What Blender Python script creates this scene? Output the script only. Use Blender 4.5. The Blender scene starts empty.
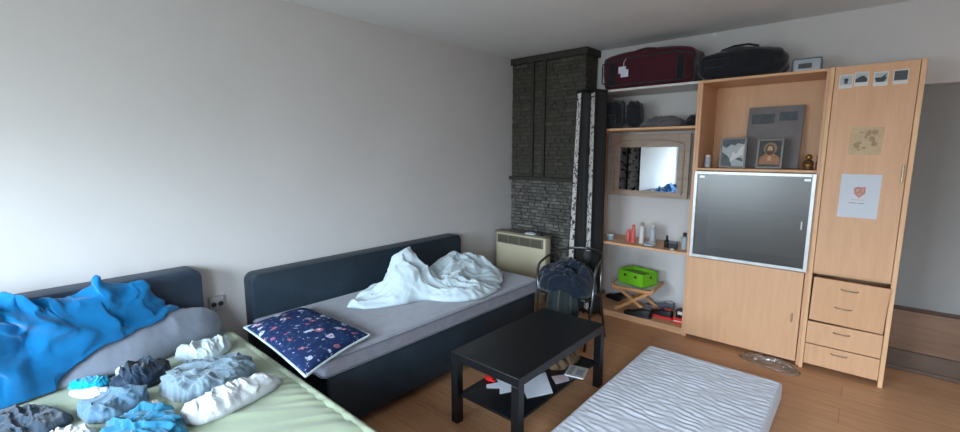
import bpy, bmesh, math, random
from mathutils import Vector, Matrix, noise
S = bpy.context.scene
COL = S.collection
# ------------------------------------------------------------------ camera
def srgb(r, g, b, a=1.0):
    f = lambda c: (c/255/12.92 if c/255 <= .04045 else ((c/255+.055)/1.055)**2.4)
    return (f(r), f(g), f(b), a)
cam = bpy.data.cameras.new('camera'); camo = bpy.data.objects.new('camera', cam); COL.objects.link(camo)
cam.sensor_width = 36; cam.lens = 36*440/960; cam.clip_start = .05
yaw, pitch = .7226, .1437
camo.location = (0, 0, 1.6)
camo.rotation_euler = (math.pi/2-pitch, 0, yaw)
S.camera = camo
# ------------------------------------------------------------------ world and light
W = bpy.data.worlds.new('sky'); S.world = W; W.use_nodes = True
SKY = 42.0      # bright overcast sky, darker ground below the horizon
wn = W.node_tree; bgn = wn.nodes['Background']
wt = wn.nodes.new('ShaderNodeTexCoord'); ws = wn.nodes.new('ShaderNodeSeparateXYZ'); wn.links.new(wt.outputs['Generated'], ws.inputs[0])
wr = wn.nodes.new('ShaderNodeMapRange'); wr.inputs[1].default_value = -.22; wr.inputs[2].default_value = .22
wn.links.new(ws.outputs[2], wr.inputs[0])
wc = wn.nodes.new('ShaderNodeValToRGB'); wn.links.new(wr.outputs[0], wc.inputs[0])
wc.color_ramp.elements[0].color = (.15, .155, .155, 1); wc.color_ramp.elements[1].color = (.80, .93, 1.07, 1)
e_ = wc.color_ramp.elements.new(.5); e_.color = (.35, .385, .41, 1)
wn.links.new(wc.outputs[0], bgn.inputs[0]); bgn.inputs[1].default_value = SKY
def area(name, loc, rot, sx, sy, power, color, spread=180):
    l = bpy.data.lights.new(name, 'AREA'); l.shape = 'RECTANGLE'; l.size = sx; l.size_y = sy
    l.energy = power; l.color = color; l.spread = math.radians(spread)
    o = bpy.data.objects.new(name, l); COL.objects.link(o); o.location = loc; o.rotation_euler = rot
    return o
WX0, WX1, WZ0, WZ1, WY = -2.95, -1.15, .85, 2.05, -1.5
FILL_X0, FILL_X1 = -.35, 1.15       # added second window, unseen, brightens floor and cabinets; same height, right behind the viewer
for a_, b_ in ((WX0, WX1), (FILL_X0, FILL_X1)):
    pt = area('window_portal', ((a_+b_)/2, WY-.19, (WZ0+WZ1)/2), (math.pi/2, 0, 0), b_-a_, WZ1-WZ0, 1, (1, 1, 1))
    pt.data.cycles.is_portal = True
S.view_settings.view_transform = 'Standard'; S.view_settings.look = 'None'
S.view_settings.gamma = 1; S.view_settings.use_curve_mapping = False
S.view_settings.exposure = 0.0
try: S.cycles.use_denoising = True
except Exception: pass

# ------------------------------------------------------------------ materials
def newmat(name):
    m = bpy.data.materials.new(name); m.use_nodes = True
    nt = m.node_tree; b = nt.nodes['Principled BSDF']
    return m, nt, b
def coords(nt, scale=(1, 1, 1), rot=(0, 0, 0), kind='Object'):
    t = nt.nodes.new('ShaderNodeTexCoord'); mp = nt.nodes.new('ShaderNodeMapping')
    mp.inputs['Scale'].default_value = scale; mp.inputs['Rotation'].default_value = rot
    nt.links.new(t.outputs[kind], mp.inputs[0]); return mp.outputs[0]
def noisetex(nt, vec, scale, detail=4, rough=.6, dist=0):
    n = nt.nodes.new('ShaderNodeTexNoise'); n.inputs['Scale'].default_value = scale
    n.inputs['Detail'].default_value = detail; n.inputs['Roughness'].default_value = rough
    n.inputs['Distortion'].default_value = dist
    nt.links.new(vec, n.inputs['Vector']); return n.outputs[0]
def ramp(nt, fac, stops, const=False):
    r = nt.nodes.new('ShaderNodeValToRGB'); e = r.color_ramp.elements
    while len(e) < len(stops): e.new(.5)
    for i, (p, c) in enumerate(stops): e[i].position = p; e[i].color = c
    if const: r.color_ramp.interpolation = 'CONSTANT'
    nt.links.new(fac, r.inputs[0]); return r.outputs[0]
def bump(nt, b, h, strength=.3, dist=.01):
    n = nt.nodes.new('ShaderNodeBump'); n.inputs['Strength'].default_value = strength
    n.inputs['Distance'].default_value = dist
    nt.links.new(h, n.inputs['Height']); nt.links.new(n.outputs[0], b.inputs['Normal'])
def mul(c, k): return (c[0]*k, c[1]*k, c[2]*k, 1)
def plain(name, c, rough=.6, metal=0, var=.12, scale=8, bmp=.0, bscale=200, spec=.4):
    m, nt, b = newmat(name); v = coords(nt)
    n = noisetex(nt, v, scale)
    nt.links.new(ramp(nt, n, [(.3, mul(c, 1-var)), (.7, mul(c, 1+var))]), b.inputs['Base Color'])
    b.inputs['Roughness'].default_value = rough; b.inputs['Metallic'].default_value = metal
    b.inputs['Specular IOR Level'].default_value = spec
    if bmp: bump(nt, b, noisetex(nt, v, bscale, 2), bmp, .003)
    return m
def cloth(name, c, var=.12, weave=600, bmp=.35, sheen=.3):
    m, nt, b = newmat(name); v = coords(nt)
    n = noisetex(nt, v, 14, 5)
    nt.links.new(ramp(nt, n, [(.3, mul(c, 1-var)), (.7, mul(c, 1+var))]), b.inputs['Base Color'])
    b.inputs['Roughness'].default_value = .9; b.inputs['Specular IOR Level'].default_value = .15
    b.inputs['Sheen Weight'].default_value = sheen
    bump(nt, b, noisetex(nt, v, 45, 6, .7), bmp, .012)
    return m
def wood(name, c1, c2, axis='Z', rough=.45, grain=1.0, bands=3.0):
    m, nt, b = newmat(name)
    sc = {'X': (.6, 9, 9), 'Y': (9, .6, 9), 'Z': (9, 9, .6)}[axis]
    v = coords(nt, sc)
    n1 = noisetex(nt, v, 2.2*grain, 6, .6, 1.2); n2 = noisetex(nt, v, 14*grain, 3)
    mx = nt.nodes.new('ShaderNodeMath'); mx.operation = 'MULTIPLY_ADD'
    nt.links.new(n2, mx.inputs[0]); mx.inputs[1].default_value = .35; nt.links.new(n1, mx.inputs[2])
    nt.links.new(ramp(nt, mx.outputs[0], [(.45, c2), (.85, c1)]), b.inputs['Base Color'])
    b.inputs['Roughness'].default_value = rough; b.inputs['Specular IOR Level'].default_value = .4
    return m
M = {}
M['wall'] = plain('wall_paint', srgb(208, 206, 206), .85, var=.03, scale=1.5, bmp=.07, bscale=60, spec=.2)
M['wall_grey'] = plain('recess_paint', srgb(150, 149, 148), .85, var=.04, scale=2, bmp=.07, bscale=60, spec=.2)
M['ceiling'] = plain('ceiling_paint', srgb(232, 233, 234), .9, var=.02, scale=1, spec=.1)
def floor_mat():
    m, nt, b = newmat('laminate_floor'); v = coords(nt)
    br = nt.nodes.new('ShaderNodeTexBrick'); nt.links.new(v, br.inputs['Vector'])
    br.inputs['Color1'].default_value = srgb(200, 152, 114); br.inputs['Color2'].default_value = srgb(190, 142, 106)
    br.inputs['Mortar'].default_value = srgb(156, 110, 80)
    br.inputs['Scale'].default_value = 1; br.inputs['Mortar Size'].default_value = .0018
    br.inputs['Brick Width'].default_value = 1.25; br.inputs['Row Height'].default_value = .19
    br.offset = .37
    v2 = coords(nt, (1.2, 12, 1)); n = noisetex(nt, v2, 3, 6, .6, .8)
    g = ramp(nt, n, [(.3, (.82, .82, .82, 1)), (.7, (1.12, 1.1, 1.08, 1))])
    mx = nt.nodes.new('ShaderNodeMix'); mx.data_type = 'RGBA'; mx.blend_type = 'MULTIPLY'
    mx.inputs['Factor'].default_value = 1
    nt.links.new(br.outputs[0], mx.inputs[6]); nt.links.new(g, mx.inputs[7])
    nt.links.new(mx.outputs[2], b.inputs['Base Color'])
    b.inputs['Roughness'].default_value = .38; b.inputs['Specular IOR Level'].default_value = .45
    return m
M['floor'] = floor_mat()
M['beech'] = wood('beech_veneer', srgb(216, 170, 132), srgb(205, 158, 121))
M['beech_edge'] = wood('beech_edge', srgb(228, 184, 142), srgb(212, 166, 124))
M['beech_h'] = wood('beech_shelf', srgb(216, 170, 132), srgb(204, 156, 115), 'X')
M['gapdark'] = plain('dark_gap', srgb(60, 42, 30), .8)
M['mirror_wood'] = wood('mirror_frame_wood', srgb(176, 158, 144), srgb(150, 132, 118), 'X')
M['stool_wood'] = wood('stool_wood', srgb(214, 160, 112), srgb(186, 130, 84), 'X')
M['dark_board'] = wood('dark_panel_wood', srgb(132, 100, 80), srgb(108, 80, 62), 'X')
M['dark_board2'] = wood('darker_panel_wood', srgb(98, 78, 66), srgb(80, 62, 52), 'X')
M['black_lacquer'] = plain('black_brown_lacquer', srgb(16, 18, 21), .35, var=.25, scale=30, spec=.5)
M['leather'] = plain('hazed_black_leather', srgb(34, 48, 60), .48, var=.2, scale=6, bmp=.35, bscale=160, spec=.4)  # black lifted towards blue-grey to imitate veiling haze
M['leather2'] = plain('slate_leather', srgb(48, 62, 78), .5, var=.15, scale=6, bmp=.35, bscale=160, spec=.4)
M['grey_mattress'] = cloth('grey_ticking', srgb(132, 134, 146), .1, bmp=.3)
M['piping'] = cloth('grey_piping', srgb(98, 102, 114), .1)
M['fmat'] = cloth('white_quilt_cover', srgb(204, 208, 220), .04, bmp=.1)
M['sheet'] = cloth('pale_green_sheet', srgb(150, 162, 138), .05, bmp=.12)
M['blue'] = cloth('blue_duvet_cloth', srgb(0, 106, 164), .12, bmp=.2)
M['greypillow'] = cloth('grey_pillow_cloth', srgb(122, 130, 144), .06, bmp=.15)
M['white'] = cloth('white_cotton', srgb(184, 200, 208), .03, bmp=.12)
M['white2'] = cloth('white_towelling', srgb(196, 202, 208), .06, bmp=.5)
M['navy'] = cloth('navy_knit', srgb(26, 46, 66), .2, bmp=.5)
M['navy2'] = cloth('dark_slate_cloth', srgb(40, 58, 74), .2, bmp=.5)
M['turq'] = cloth('turquoise_cloth', srgb(0, 150, 190), .08)
M['jean'] = cloth('grey_blue_denim', srgb(112, 132, 146), .12, bmp=.45)
M['steel'] = cloth('steel_blue_jersey', srgb(84, 116, 140), .12, bmp=.45)
M['cyanc'] = cloth('cerulean_rib', srgb(36, 112, 146), .12, bmp=.4)
M['beigec'] = cloth('beige_cloth', srgb(150, 146, 132), .08)
M['chair_navy'] = cloth('chair_navy_cloth', srgb(16, 27, 42), .3, bmp=.5)
M['chair_olive'] = cloth('chair_olive_cloth', srgb(34, 42, 42), .3, bmp=.4)
M['maroon'] = cloth('maroon_nylon', srgb(68, 26, 38), .15, bmp=.3)
M['blackbag'] = cloth('black_nylon', srgb(30, 33, 38), .25, bmp=.3)
M['greybag'] = cloth('faded_grey_cloth', srgb(92, 90, 94), .2, bmp=.4)
M['chrome'] = plain('chrome_tube', srgb(112, 116, 120), .3, 1.0)
M['alu'] = plain('brushed_aluminium', srgb(205, 208, 210), .35, .35)
M['handle'] = plain('satin_handle', srgb(170, 150, 125), .35, .5)
M['heater'] = plain('cream_enamel', srgb(206, 198, 170), .45, var=.04, scale=3)
M['heater_grille'] = plain('taupe_grille', srgb(128, 120, 104), .5)
M['heater_dark'] = plain('grille_slot', srgb(58, 55, 50), .7)
M['black'] = plain('black_plastic', srgb(22, 23, 26), .5)
M['socket'] = plain('socket_plastic', srgb(176, 178, 182), .4, var=.02)
M['paper'] = plain('white_paper', srgb(206, 212, 222), .8, var=.02)
M['paper_pink'] = plain('pinkish_paper', srgb(186, 168, 176), .8, var=.03)
M['kraft'] = cloth('kraft_paper', srgb(104, 84, 66), .35, bmp=.6, sheen=0)
M['red'] = plain('red_plastic', srgb(222, 44, 40), .4)
M['coral'] = plain('coral_plastic', srgb(214, 96, 92), .4)
M['lime'] = plain('lime_card', srgb(120, 200, 34), .6, var=.06)
M['lime_in'] = plain('pale_lime_card', srgb(128, 178, 96), .6, var=.06)
M['whitep'] = plain('white_plastic', srgb(208, 206, 204), .4, var=.02)
M['clearp'] = plain('milky_plastic', srgb(168, 176, 184), .25, var=.04)
M['tin'] = plain('pale_blue_tin', srgb(130, 158, 172), .4, var=.05)
M['greyboard'] = plain('grey_canvas', srgb(122, 118, 120), .7, var=.1, scale=10, bmp=.2)
M['frame_grey'] = plain('pewter_frame', srgb(120, 116, 114), .4, .3)
M['brass'] = plain('brass', srgb(160, 116, 58), .35, .7)
M['brown'] = plain('brown_ceramic', srgb(86, 56, 38), .4)
M['stone_top'] = plain('slate_ledge', srgb(56, 54, 49), .7, var=.2, scale=20, bmp=.3, bscale=60)
M['bulb'] = plain('pale_flash', srgb(200, 205, 210), .4)
M['curtain'] = cloth('blue_grey_curtain', srgb(70, 84, 100), .1)
M['fr_white'] = plain('window_frame_white', srgb(225, 228, 230), .4, var=.01)
def stone(name, c1, c2, c3):
    m, nt, b = newmat(name); v = coords(nt)
    g = nt.nodes.new('ShaderNodeNewGeometry')
    base = ramp(nt, g.outputs['Random Per Island'], [(0, c1), (.5, c2), (1, c3)])
    n = ramp(nt, noisetex(nt, v, 26, 7, .7), [(.3, (.55, .55, .55, 1)), (.72, (1.35, 1.35, 1.35, 1))])
    mx = nt.nodes.new('ShaderNodeMix'); mx.data_type = 'RGBA'; mx.blend_type = 'MULTIPLY'
    mx.inputs['Factor'].default_value = 1
    nt.links.new(base, mx.inputs[6]); nt.links.new(n, mx.inputs[7])
    nt.links.new(mx.outputs[2], b.inputs['Base Color'])
    b.inputs['Roughness'].default_value = .8; bump(nt, b, noisetex(nt, v, 40, 8, .7), .9, .015)
    return m
M['brick_dark'] = stone('dark_slate_brick', srgb(68, 66, 58), srgb(74, 72, 63), srgb(82, 79, 70))
M['brick_light'] = stone('pale_slate_stone', srgb(88, 86, 82), srgb(104, 102, 98), srgb(126, 123, 118))
M['mortar'] = plain('dark_mortar', srgb(58, 56, 55), .9, var=.2, scale=30, bmp=.4)
def thinglass(name, tint, refl, rough=.02, ior_refl=True):
    m = bpy.data.materials.new(name); m.use_nodes = True; nt = m.node_tree; nt.nodes.clear()
    out = nt.nodes.new('ShaderNodeOutputMaterial'); mix = nt.nodes.new('ShaderNodeMixShader')
    tr = nt.nodes.new('ShaderNodeBsdfTransparent'); gl = nt.nodes.new('ShaderNodeBsdfGlossy')
    tr.inputs[0].default_value = tint; gl.inputs['Roughness'].default_value = rough
    lw = nt.nodes.new('ShaderNodeLayerWeight'); lw.inputs[0].default_value = refl
    pw = nt.nodes.new('ShaderNodeMath'); pw.operation = 'POWER'; pw.inputs[1].default_value = 4
    ma = nt.nodes.new('ShaderNodeMath'); ma.operation = 'MULTIPLY_ADD'; ma.inputs[1].default_value = 1-refl; ma.inputs[2].default_value = refl
    lw.inputs[0].default_value = .5
    nt.links.new(lw.outputs['Facing'], pw.inputs[0]); nt.links.new(pw.outputs[0], ma.inputs[0])
    nt.links.new(ma.outputs[0], mix.inputs[0]); nt.links.new(tr.outputs[0], mix.inputs[1])
    nt.links.new(gl.outputs[0], mix.inputs[2]); nt.links.new(mix.outputs[0], out.inputs[0])
    return m
M['pane'] = thinglass('window_glass', (.96, .98, .98, 1), .04)
M['smoked'] = thinglass('smoked_glass', (.42, .45, .48, 1), .085, .28)
M['film'] = thinglass('crinkled_clear_film', (1, .99, .98, 1), .22, .3)
mm, nt, b = newmat('mirror_glass'); b.inputs['Metallic'].default_value = 1; b.inputs['Roughness'].default_value = .02
v = coords(nt); nt.links.new(ramp(nt, noisetex(nt, v, 2), [(.3, srgb(205, 210, 214)), (.7, srgb(212, 216, 220))]), b.inputs['Base Color'])
M['mirror'] = mm
def flower_mat():
    m, nt, b = newmat('navy_floral_cotton'); v = coords(nt)
    base = srgb(26, 44, 84)
    def spots(scale, seedoff, thr, col1, col2, prev):
        mp = nt.nodes.new('ShaderNodeMapping'); mp.inputs['Location'].default_value = seedoff
        nt.links.new(v, mp.inputs[0])
        nz = nt.nodes.new('ShaderNodeTexNoise'); nz.inputs['Scale'].default_value = scale*4
        nt.links.new(mp.outputs[0], nz.inputs['Vector'])
        ad = nt.nodes.new('ShaderNodeMixRGB'); ad.inputs[0].default_value = .035
        nt.links.new(mp.outputs[0], ad.inputs[1]); nt.links.new(nz.outputs[1], ad.inputs[2])
        vo = nt.nodes.new('ShaderNodeTexVoronoi'); vo.inputs['Scale'].default_value = scale
        nt.links.new(ad.outputs[0], vo.inputs['Vector'])
        lt = nt.nodes.new('ShaderNodeMath'); lt.operation = 'LESS_THAN'; lt.inputs[1].default_value = thr
        nt.links.new(vo.outputs['Distance'], lt.inputs[0])
        c = ramp(nt, vo.outputs['Color'], [(.0, col1), (.5, col2)], True)
        mx = nt.nodes.new('ShaderNodeMixRGB'); nt.links.new(lt.outputs[0], mx.inputs[0])
        if isinstance(prev, tuple): mx.inputs[1].default_value = prev
        else: nt.links.new(prev, mx.inputs[1])
        nt.links.new(c, mx.inputs[2]); return mx.outputs[0]
    c = spots(15, (0, 0, 0), .30, srgb(150, 92, 112), srgb(176, 182, 200), base)
    c = spots(34, (.3, .2, 0), .20, srgb(60, 104, 110), srgb(150, 150, 176), c)
    c = spots(15, (0, 0, 0), .12, srgb(214, 206, 214), srgb(156, 70, 90), c)
    nt.links.new(c, b.inputs['Base Color']); b.inputs['Roughness'].default_value = .9
    b.inputs['Specular IOR Level'].default_value = .15
    return m
M['flower'] = flower_mat()
def birch_mat():
    m, nt, b = newmat('birch_print_cloth')
    v = coords(nt, (7, 7, 12)); n = noisetex(nt, v, 2.4, 5, .7, .8)
    c = ramp(nt, n, [(.435, srgb(30, 29, 30)), (.47, srgb(232, 228, 226))])
    nt.links.new(c, b.inputs['Base Color']); b.inputs['Roughness'].default_value = .8
    return m
M['birch'] = birch_mat()
M['black_cloth'] = cloth('black_screen_cloth', srgb(28, 27, 29), .2)

# ------------------------------------------------------------------ mesh helpers
def T(loc=(0, 0, 0), rot=(0, 0, 0), sc=(1, 1, 1)):
    from mathutils import Euler
    return Matrix.Translation(loc) @ Euler(rot).to_matrix().to_4x4() @ Matrix.Diagonal((*sc, 1))
class MB:
    def __init__(s): s.bm = bmesh.new()
    def _add(s, other, mat=None):
        if mat is not None: other.transform(mat)
        me = bpy.data.meshes.new('tmp'); other.to_mesh(me); s.bm.from_mesh(me); bpy.data.meshes.remove(me); other.free()
        return s
    def box(s, a, b, bev=0, seg=2, mat=None):
        o = bmesh.new(); bmesh.ops.create_cube(o, size=1)
        c = [(a[i]+b[i])/2 for i in range(3)]; d = [abs(b[i]-a[i]) for i in range(3)]
        for v in o.verts: v.co = Vector([c[i]+v.co[i]*d[i] for i in range(3)])
        if bev: bmesh.ops.bevel(o, geom=o.edges[:], offset=bev, segments=seg, affect='EDGES', profile=.5)
        return s._add(o, mat)
    def lathe(s, prof, n=24, mat=None):
        o = bmesh.new(); rings = []
        for r, z in prof:
            rings.append([o.verts.new((max(r, 1e-4)*math.cos(6.2832*k/n), max(r, 1e-4)*math.sin(6.2832*k/n), z)) for k in range(n)])
        for i in range(len(rings)-1):
            for k in range(n): o.faces.new((rings[i][k], rings[i][(k+1) % n], rings[i+1][(k+1) % n], rings[i+1][k]))
        o.faces.new(rings[0][::-1]); o.faces.new(rings[-1])
        return s._add(o, mat)
    def tube(s, pts, r, n=10, closed=False, mat=None):
        o = bmesh.new(); P = [Vector(p) for p in pts]; N = len(P); rings = []; up = Vector((.123, .211, .97))
        for i, p in enumerate(P):
            if closed: t = P[(i+1) % N]-P[i-1]
            else: t = P[min(i+1, N-1)]-P[max(i-1, 0)]
            t.normalize(); u = t.cross(up)
            if u.length < 1e-3: u = t.cross(Vector((1, 0, 0)))
            u.normalize(); w = t.cross(u); rr = r[i] if isinstance(r, (list, tuple)) else r
            rings.append([o.verts.new(p+u*rr*math.cos(6.2832*k/n)+w*rr*math.sin(6.2832*k/n)) for k in range(n)])
        for i in range(N if closed else N-1):
            a, b = rings[i], rings[(i+1) % N]
            for k in range(n): o.faces.new((a[k], a[(k+1) % n], b[(k+1) % n], b[k]))
        if not closed: o.faces.new(rings[0][::-1]); o.faces.new(rings[-1])
        return s._add(o, mat)
    def prism(s, pts, h, mat=None, bev=0):
        o = bmesh.new(); f = o.faces.new([o.verts.new((x, y, 0)) for x, y in pts])
        r = bmesh.ops.extrude_face_region(o, geom=[f])
        for v in [g for g in r['geom'] if isinstance(g, bmesh.types.BMVert)]: v.co.z += h
        if bev: bmesh.ops.bevel(o, geom=o.edges[:], offset=bev, segments=2, affect='EDGES', profile=.5)
        bmesh.ops.recalc_face_normals(o, faces=o.faces)
        return s._add(o, mat)
    def grid(s, P, closed_u=False):     # P[i][j] points -> quads
        vs = [[s.bm.verts.new(p) for p in row] for row in P]
        for i in range(len(vs)-1):
            n = len(vs[i])
            for j in range(n if closed_u else n-1):
                s.bm.faces.new((vs[i][j], vs[i][(j+1) % n], vs[i+1][(j+1) % n], vs[i+1][j]))
        return vs
    def build(s, name, mat, parent=None, smooth=False, auto=None):
        bmesh.ops.recalc_face_normals(s.bm, faces=s.bm.faces)
        me = bpy.data.meshes.new(name); s.bm.to_mesh(me); s.bm.free()
        me.materials.append(M[mat] if isinstance(mat, str) else mat)
        if smooth or auto:
            for p in me.polygons: p.use_smooth = True
            if auto:
                try: me.set_sharp_from_angle(angle=math.radians(auto))
                except Exception: pass
        o = bpy.data.objects.new(name, me); COL.objects.link(o)
        if parent: o.parent = parent
        return o
def thing(name, label, cat, loc=(0, 0, 0), rotz=0, group=None):
    o = bpy.data.objects.new(name, None); COL.objects.link(o); o.location = loc; o.rotation_euler = (0, 0, rotz)
    o.empty_display_size = .05
    o['label'] = label; o['category'] = cat
    if group: o['group'] = group
    return o
def tag(o, label, cat, group=None):
    o['label'] = label; o['category'] = cat
    if group: o['group'] = group
    return o
def struct(name, mb, mat, parent=None, **k):
    o = mb.build(name, mat, parent, **k)
    if not parent: o['kind'] = 'structure'
    return o
def closed_curve(pts, n):
    N = len(pts); out = []
    for i in range(n):
        t = i/n*N; k = int(t); f = t-k
        p0, p1, p2, p3 = [Vector((*pts[(k+j) % N], 0)) for j in (-1, 0, 1, 2)]
        out.append(.5*((2*p1)+(p2-p0)*f+(2*p0-5*p1+4*p2-p3)*f*f+(3*p1-p0-3*p2+p3)*f**3))
    return out
def ridge(x, y, z):
    n = noise.noise(Vector((x, y, z)))
    a = 1-(n*n*5+.02)**.5
    return max(a, 0)**1.5
def heap(outline, z0, h, folds=.03, freq=6, seed=0, ang=0, stretch=.35, peaks=(), rings=46, segs=150, edge=.012, power=4,
         tilt=(0, 0), origin=None, lift=0, base=None, drape=0, dfreq=6, dome=.35, flat=0, wob=.03):
    """a crumpled, folded cloth lying on a surface; outline in world x,y (star-shaped)"""
    b = closed_curve(outline, segs); c = sum(b, Vector())/len(b); mb = MB(); rows = []
    ca, sa = math.cos(ang), math.sin(ang)
    xs = c if origin is None else Vector(origin); low = {}
    for i in range(rings+1):
        t = i/rings; row = []
        for j, q in enumerate(b):
            a = 6.2832*j/segs
            rj = 1+edge*6*noise.noise(Vector((math.cos(a)*3, math.sin(a)*3, seed+5)))*t+edge*2.5*noise.noise(Vector((math.cos(a)*9, math.sin(a)*9, seed)))*t
            p = c+(q-c)*t*rj
            env = max(1-t**power, 0)**.5
            u = (p.x*ca+p.y*sa)*freq*stretch; w = (-p.x*sa+p.y*ca)*freq
            wx = noise.noise(Vector((u*.8, w*.8, seed+9)))*1.3; wy = noise.noise(Vector((u*.8, w*.8, seed+19)))*1.3
            f = ridge(u+wx, w+wy, seed)+.45*ridge(u*2.1+wy, w*2.1-wx, seed+3)+.2*ridge(u*4.5+wy, w*4.5-wx, seed+6)+.07*ridge(u*9+wy*2, w*8-wx*2, seed+8)
            dm = (1-dome)+dome*(1-t*t)
            z = h*dm+folds*(f-.6)+tilt[0]*(p.x-c.x)+tilt[1]*(p.y-c.y)
            for (px, py, ph, pr) in peaks:
                d = math.hypot(p.x-px, p.y-py)/pr
                if d < 1: z += ph*(.65*(1-d*d*(3-2*d))+.35*(1-d)**1.2)*(1+.2*(f-.6))
            z = z0+lift+max(z, .012)*env+.001
            if base: bz = base(p.x, p.y); z = max(z, bz+.010+.03*env); low[(i, j)] = Vector((p.x, p.y, bz+.003))-Vector((xs.x, xs.y, 0))
            dx = noise.noise(Vector((p.x*freq, p.y*freq, seed+30+z*6)))*wob*env; dy = noise.noise(Vector((p.x*freq, p.y*freq, seed+40+z*6)))*wob*env
            if drape:
                dv = (q-c).normalized(); s_ = (-p.x*dv.y+p.y*dv.x) if False else (p.y+p.x*.3)
                k_ = drape*((ridge(s_*dfreq+z*dfreq*.9+wx*.5, z*dfreq*.8-s_*dfreq*.35, seed+50)-.5)+.5*(ridge(s_*dfreq*2.3+z*dfreq*1.6, z*dfreq*1.3-s_*dfreq*.6+wy*.4, seed+60)-.5))*min(1, (z-z0)/.05)*t*min(1, (1-t)*8+.25)
                dx += dv.x*k_*(h+.05)/max(z-z0, .01); dy += dv.y*k_*(h+.05)/max(z-z0, .01)
            row.append(Vector((p.x+dx*(z-z0)/(h+.05), p.y+dy*(z-z0)/(h+.05), z))-Vector((xs.x, xs.y, 0)))
        rows.append(row)
    rows[0] = [sum(rows[0], Vector())/segs+(r-sum(rows[0], Vector())/segs)*.001 for r in rows[0]]
    g = mb.grid(rows, True)
    mb.bm.faces.new(g[0])
    if base:
        lows = [rows[-1]]+[[low[(i, j)] for j in range(segs)] for i in range(rings, 0, -1)]
        g2 = mb.grid(lows, True); mb.bm.faces.new(g2[-1][::-1]); bmesh.ops.remove_doubles(mb.bm, verts=mb.bm.verts, dist=.00005)
    else: mb.bm.faces.new(g[-1][::-1])
    return mb, (xs.x, xs.y, 0)
def heap_obj(name, mat, label, cat, outline, z0, h, parent=None, group=None, **k):
    mb, loc = heap(outline, z0, h, **k)
    for v in mb.bm.verts: v.co.z -= z0
    o = mb.build(name, mat, parent, smooth=True); o.location = (loc[0], loc[1], z0)
    if not parent: tag(o, label, cat, group)
    return o
def softbox(sx, sy, sz, n=.28, div=14, wob=.01, seed=0, sag=0):
    """rounded, slightly slack box standing on z=0"""
    o = bmesh.new(); bmesh.ops.create_cube(o, size=2)
    bmesh.ops.subdivide_edges(o, edges=o.edges[:], cuts=div, use_grid_fill=True)
    for v in o.verts:
        p = v.co.copy()
        q = Vector([math.copysign(abs(c), c) for c in p])
        # rounding by clamped box distance
        r = n; inner = Vector([max(-1+r, min(1-r, c)) for c in q]); d = q-inner
        if d.length > 1e-6: q = inner+d.normalized()*r*min(1, d.length/r) if d.length < r else inner+d.normalized()*r
        w = noise.noise(Vector((p.x*1.7+seed, p.y*1.7, p.z*1.7)))*wob*3+noise.noise(Vector((p.x*4+seed, p.y*4, p.z*4)))*wob
        v.co = Vector((q.x*sx/2*(1+w), q.y*sy/2*(1+w), (q.z+1)*sz/2*(1+w*.6)-sag*max(0, q.z)*(q.x*q.x)))
    zm = min(v.co.z for v in o.verts)
    for v in o.verts: v.co.z -= zm
    return o

# ------------------------------------------------------------------ the room
XL, XR, YB, H = -3.17, 2.4, 4.42, 2.644
m = MB(); m.box((XL, WY, -.1), (XR, YB+.3, 0)); struct('floor', m, 'floor')
m = MB(); m.box((XL-.2, WY-.2, H), (XR+.2, YB+.4, H+.1)); struct('ceiling', m, 'ceiling')
m = MB(); m.box((XL-.15, WY-.2, 0), (XL, YB+.3, H)); struct('wall_left', m, 'wall')
m = MB(); m.box((XR, WY-.2, 0), (XR+.15, YB+.3, H)); struct('wall_right', m, 'wall')
RX0, RX1, RZ0, RZ1 = .22, 1.5, .45, 2.07          # recess right of the cupboard
m = MB()
m.box((XL, YB, 0), (RX0, YB+.25, H)); m.box((RX1, YB, 0), (XR, YB+.25, H))
m.box((RX0, YB, RZ1), (RX1, YB+.25, H)); m.box((RX0, YB, 0), (RX1, YB+.25, RZ0-.02))
struct('wall_back', m, 'wall')
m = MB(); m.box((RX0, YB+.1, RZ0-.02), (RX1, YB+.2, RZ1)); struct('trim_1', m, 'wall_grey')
m = MB(); m.box((RX0, YB-.02, .0), (RX1+.3, YB-.001, RZ0), .003); m.box((RX0, YB-.03, RZ0-.018), (RX1+.3, YB+.1, RZ0), .003)
struct('baseboard_back', m, 'dark_board')
m = MB(); m.box((RX0+.0, YB-.045, 0), (RX1+.3, YB-.021, .15), .004); m.box((RX0, YB-.06, 0), (RX1+.3, YB-.045, .03), .004)
struct('trim_2', m, 'dark_board2')
m = MB()
m.box((XL, WY-.2, 0), (WX0, WY, H)); m.box((WX1, WY-.2, 0), (FILL_X0, WY, H)); m.box((FILL_X1, WY-.2, 0), (XR, WY, H))
for a_, b_ in ((WX0, WX1), (FILL_X0, FILL_X1)): m.box((a_, WY-.2, 0), (b_, WY, WZ0)); m.box((a_, WY-.2, WZ1), (b_, WY, H))
struct('wall_front', m, 'wall')
for n_, (A, B) in enumerate(((WX0, WX1), (FILL_X0, FILL_X1))):
    m = MB(); mid = (A+B)/2
    for a, b in (((A, WZ0), (A+.06, WZ1)), ((B-.06, WZ0), (B, WZ1)), ((mid-.05, WZ0), (mid+.05, WZ1)), ((A, WZ0), (B, WZ0+.06)), ((A, WZ1-.06), (B, WZ1))):
        m.box((a[0], WY-.14, a[1]), (b[0], WY-.08, b[1]), .004)
    wf = struct('window_%d' % (n_+1), m, 'fr_white')  # the second one is made up, out of view, as fill for the right side
    m = MB(); m.box((A+.05, WY-.113, WZ0+.05), (B-.05, WY-.107, WZ1-.05)); m.build('window_pane', 'pane', wf)
    m = MB(); m.box((A-.05, WY-.08, WZ0-.03), (B+.05, WY+.1, WZ0), .006); m.build('window_sill', 'fr_white', wf)

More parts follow.
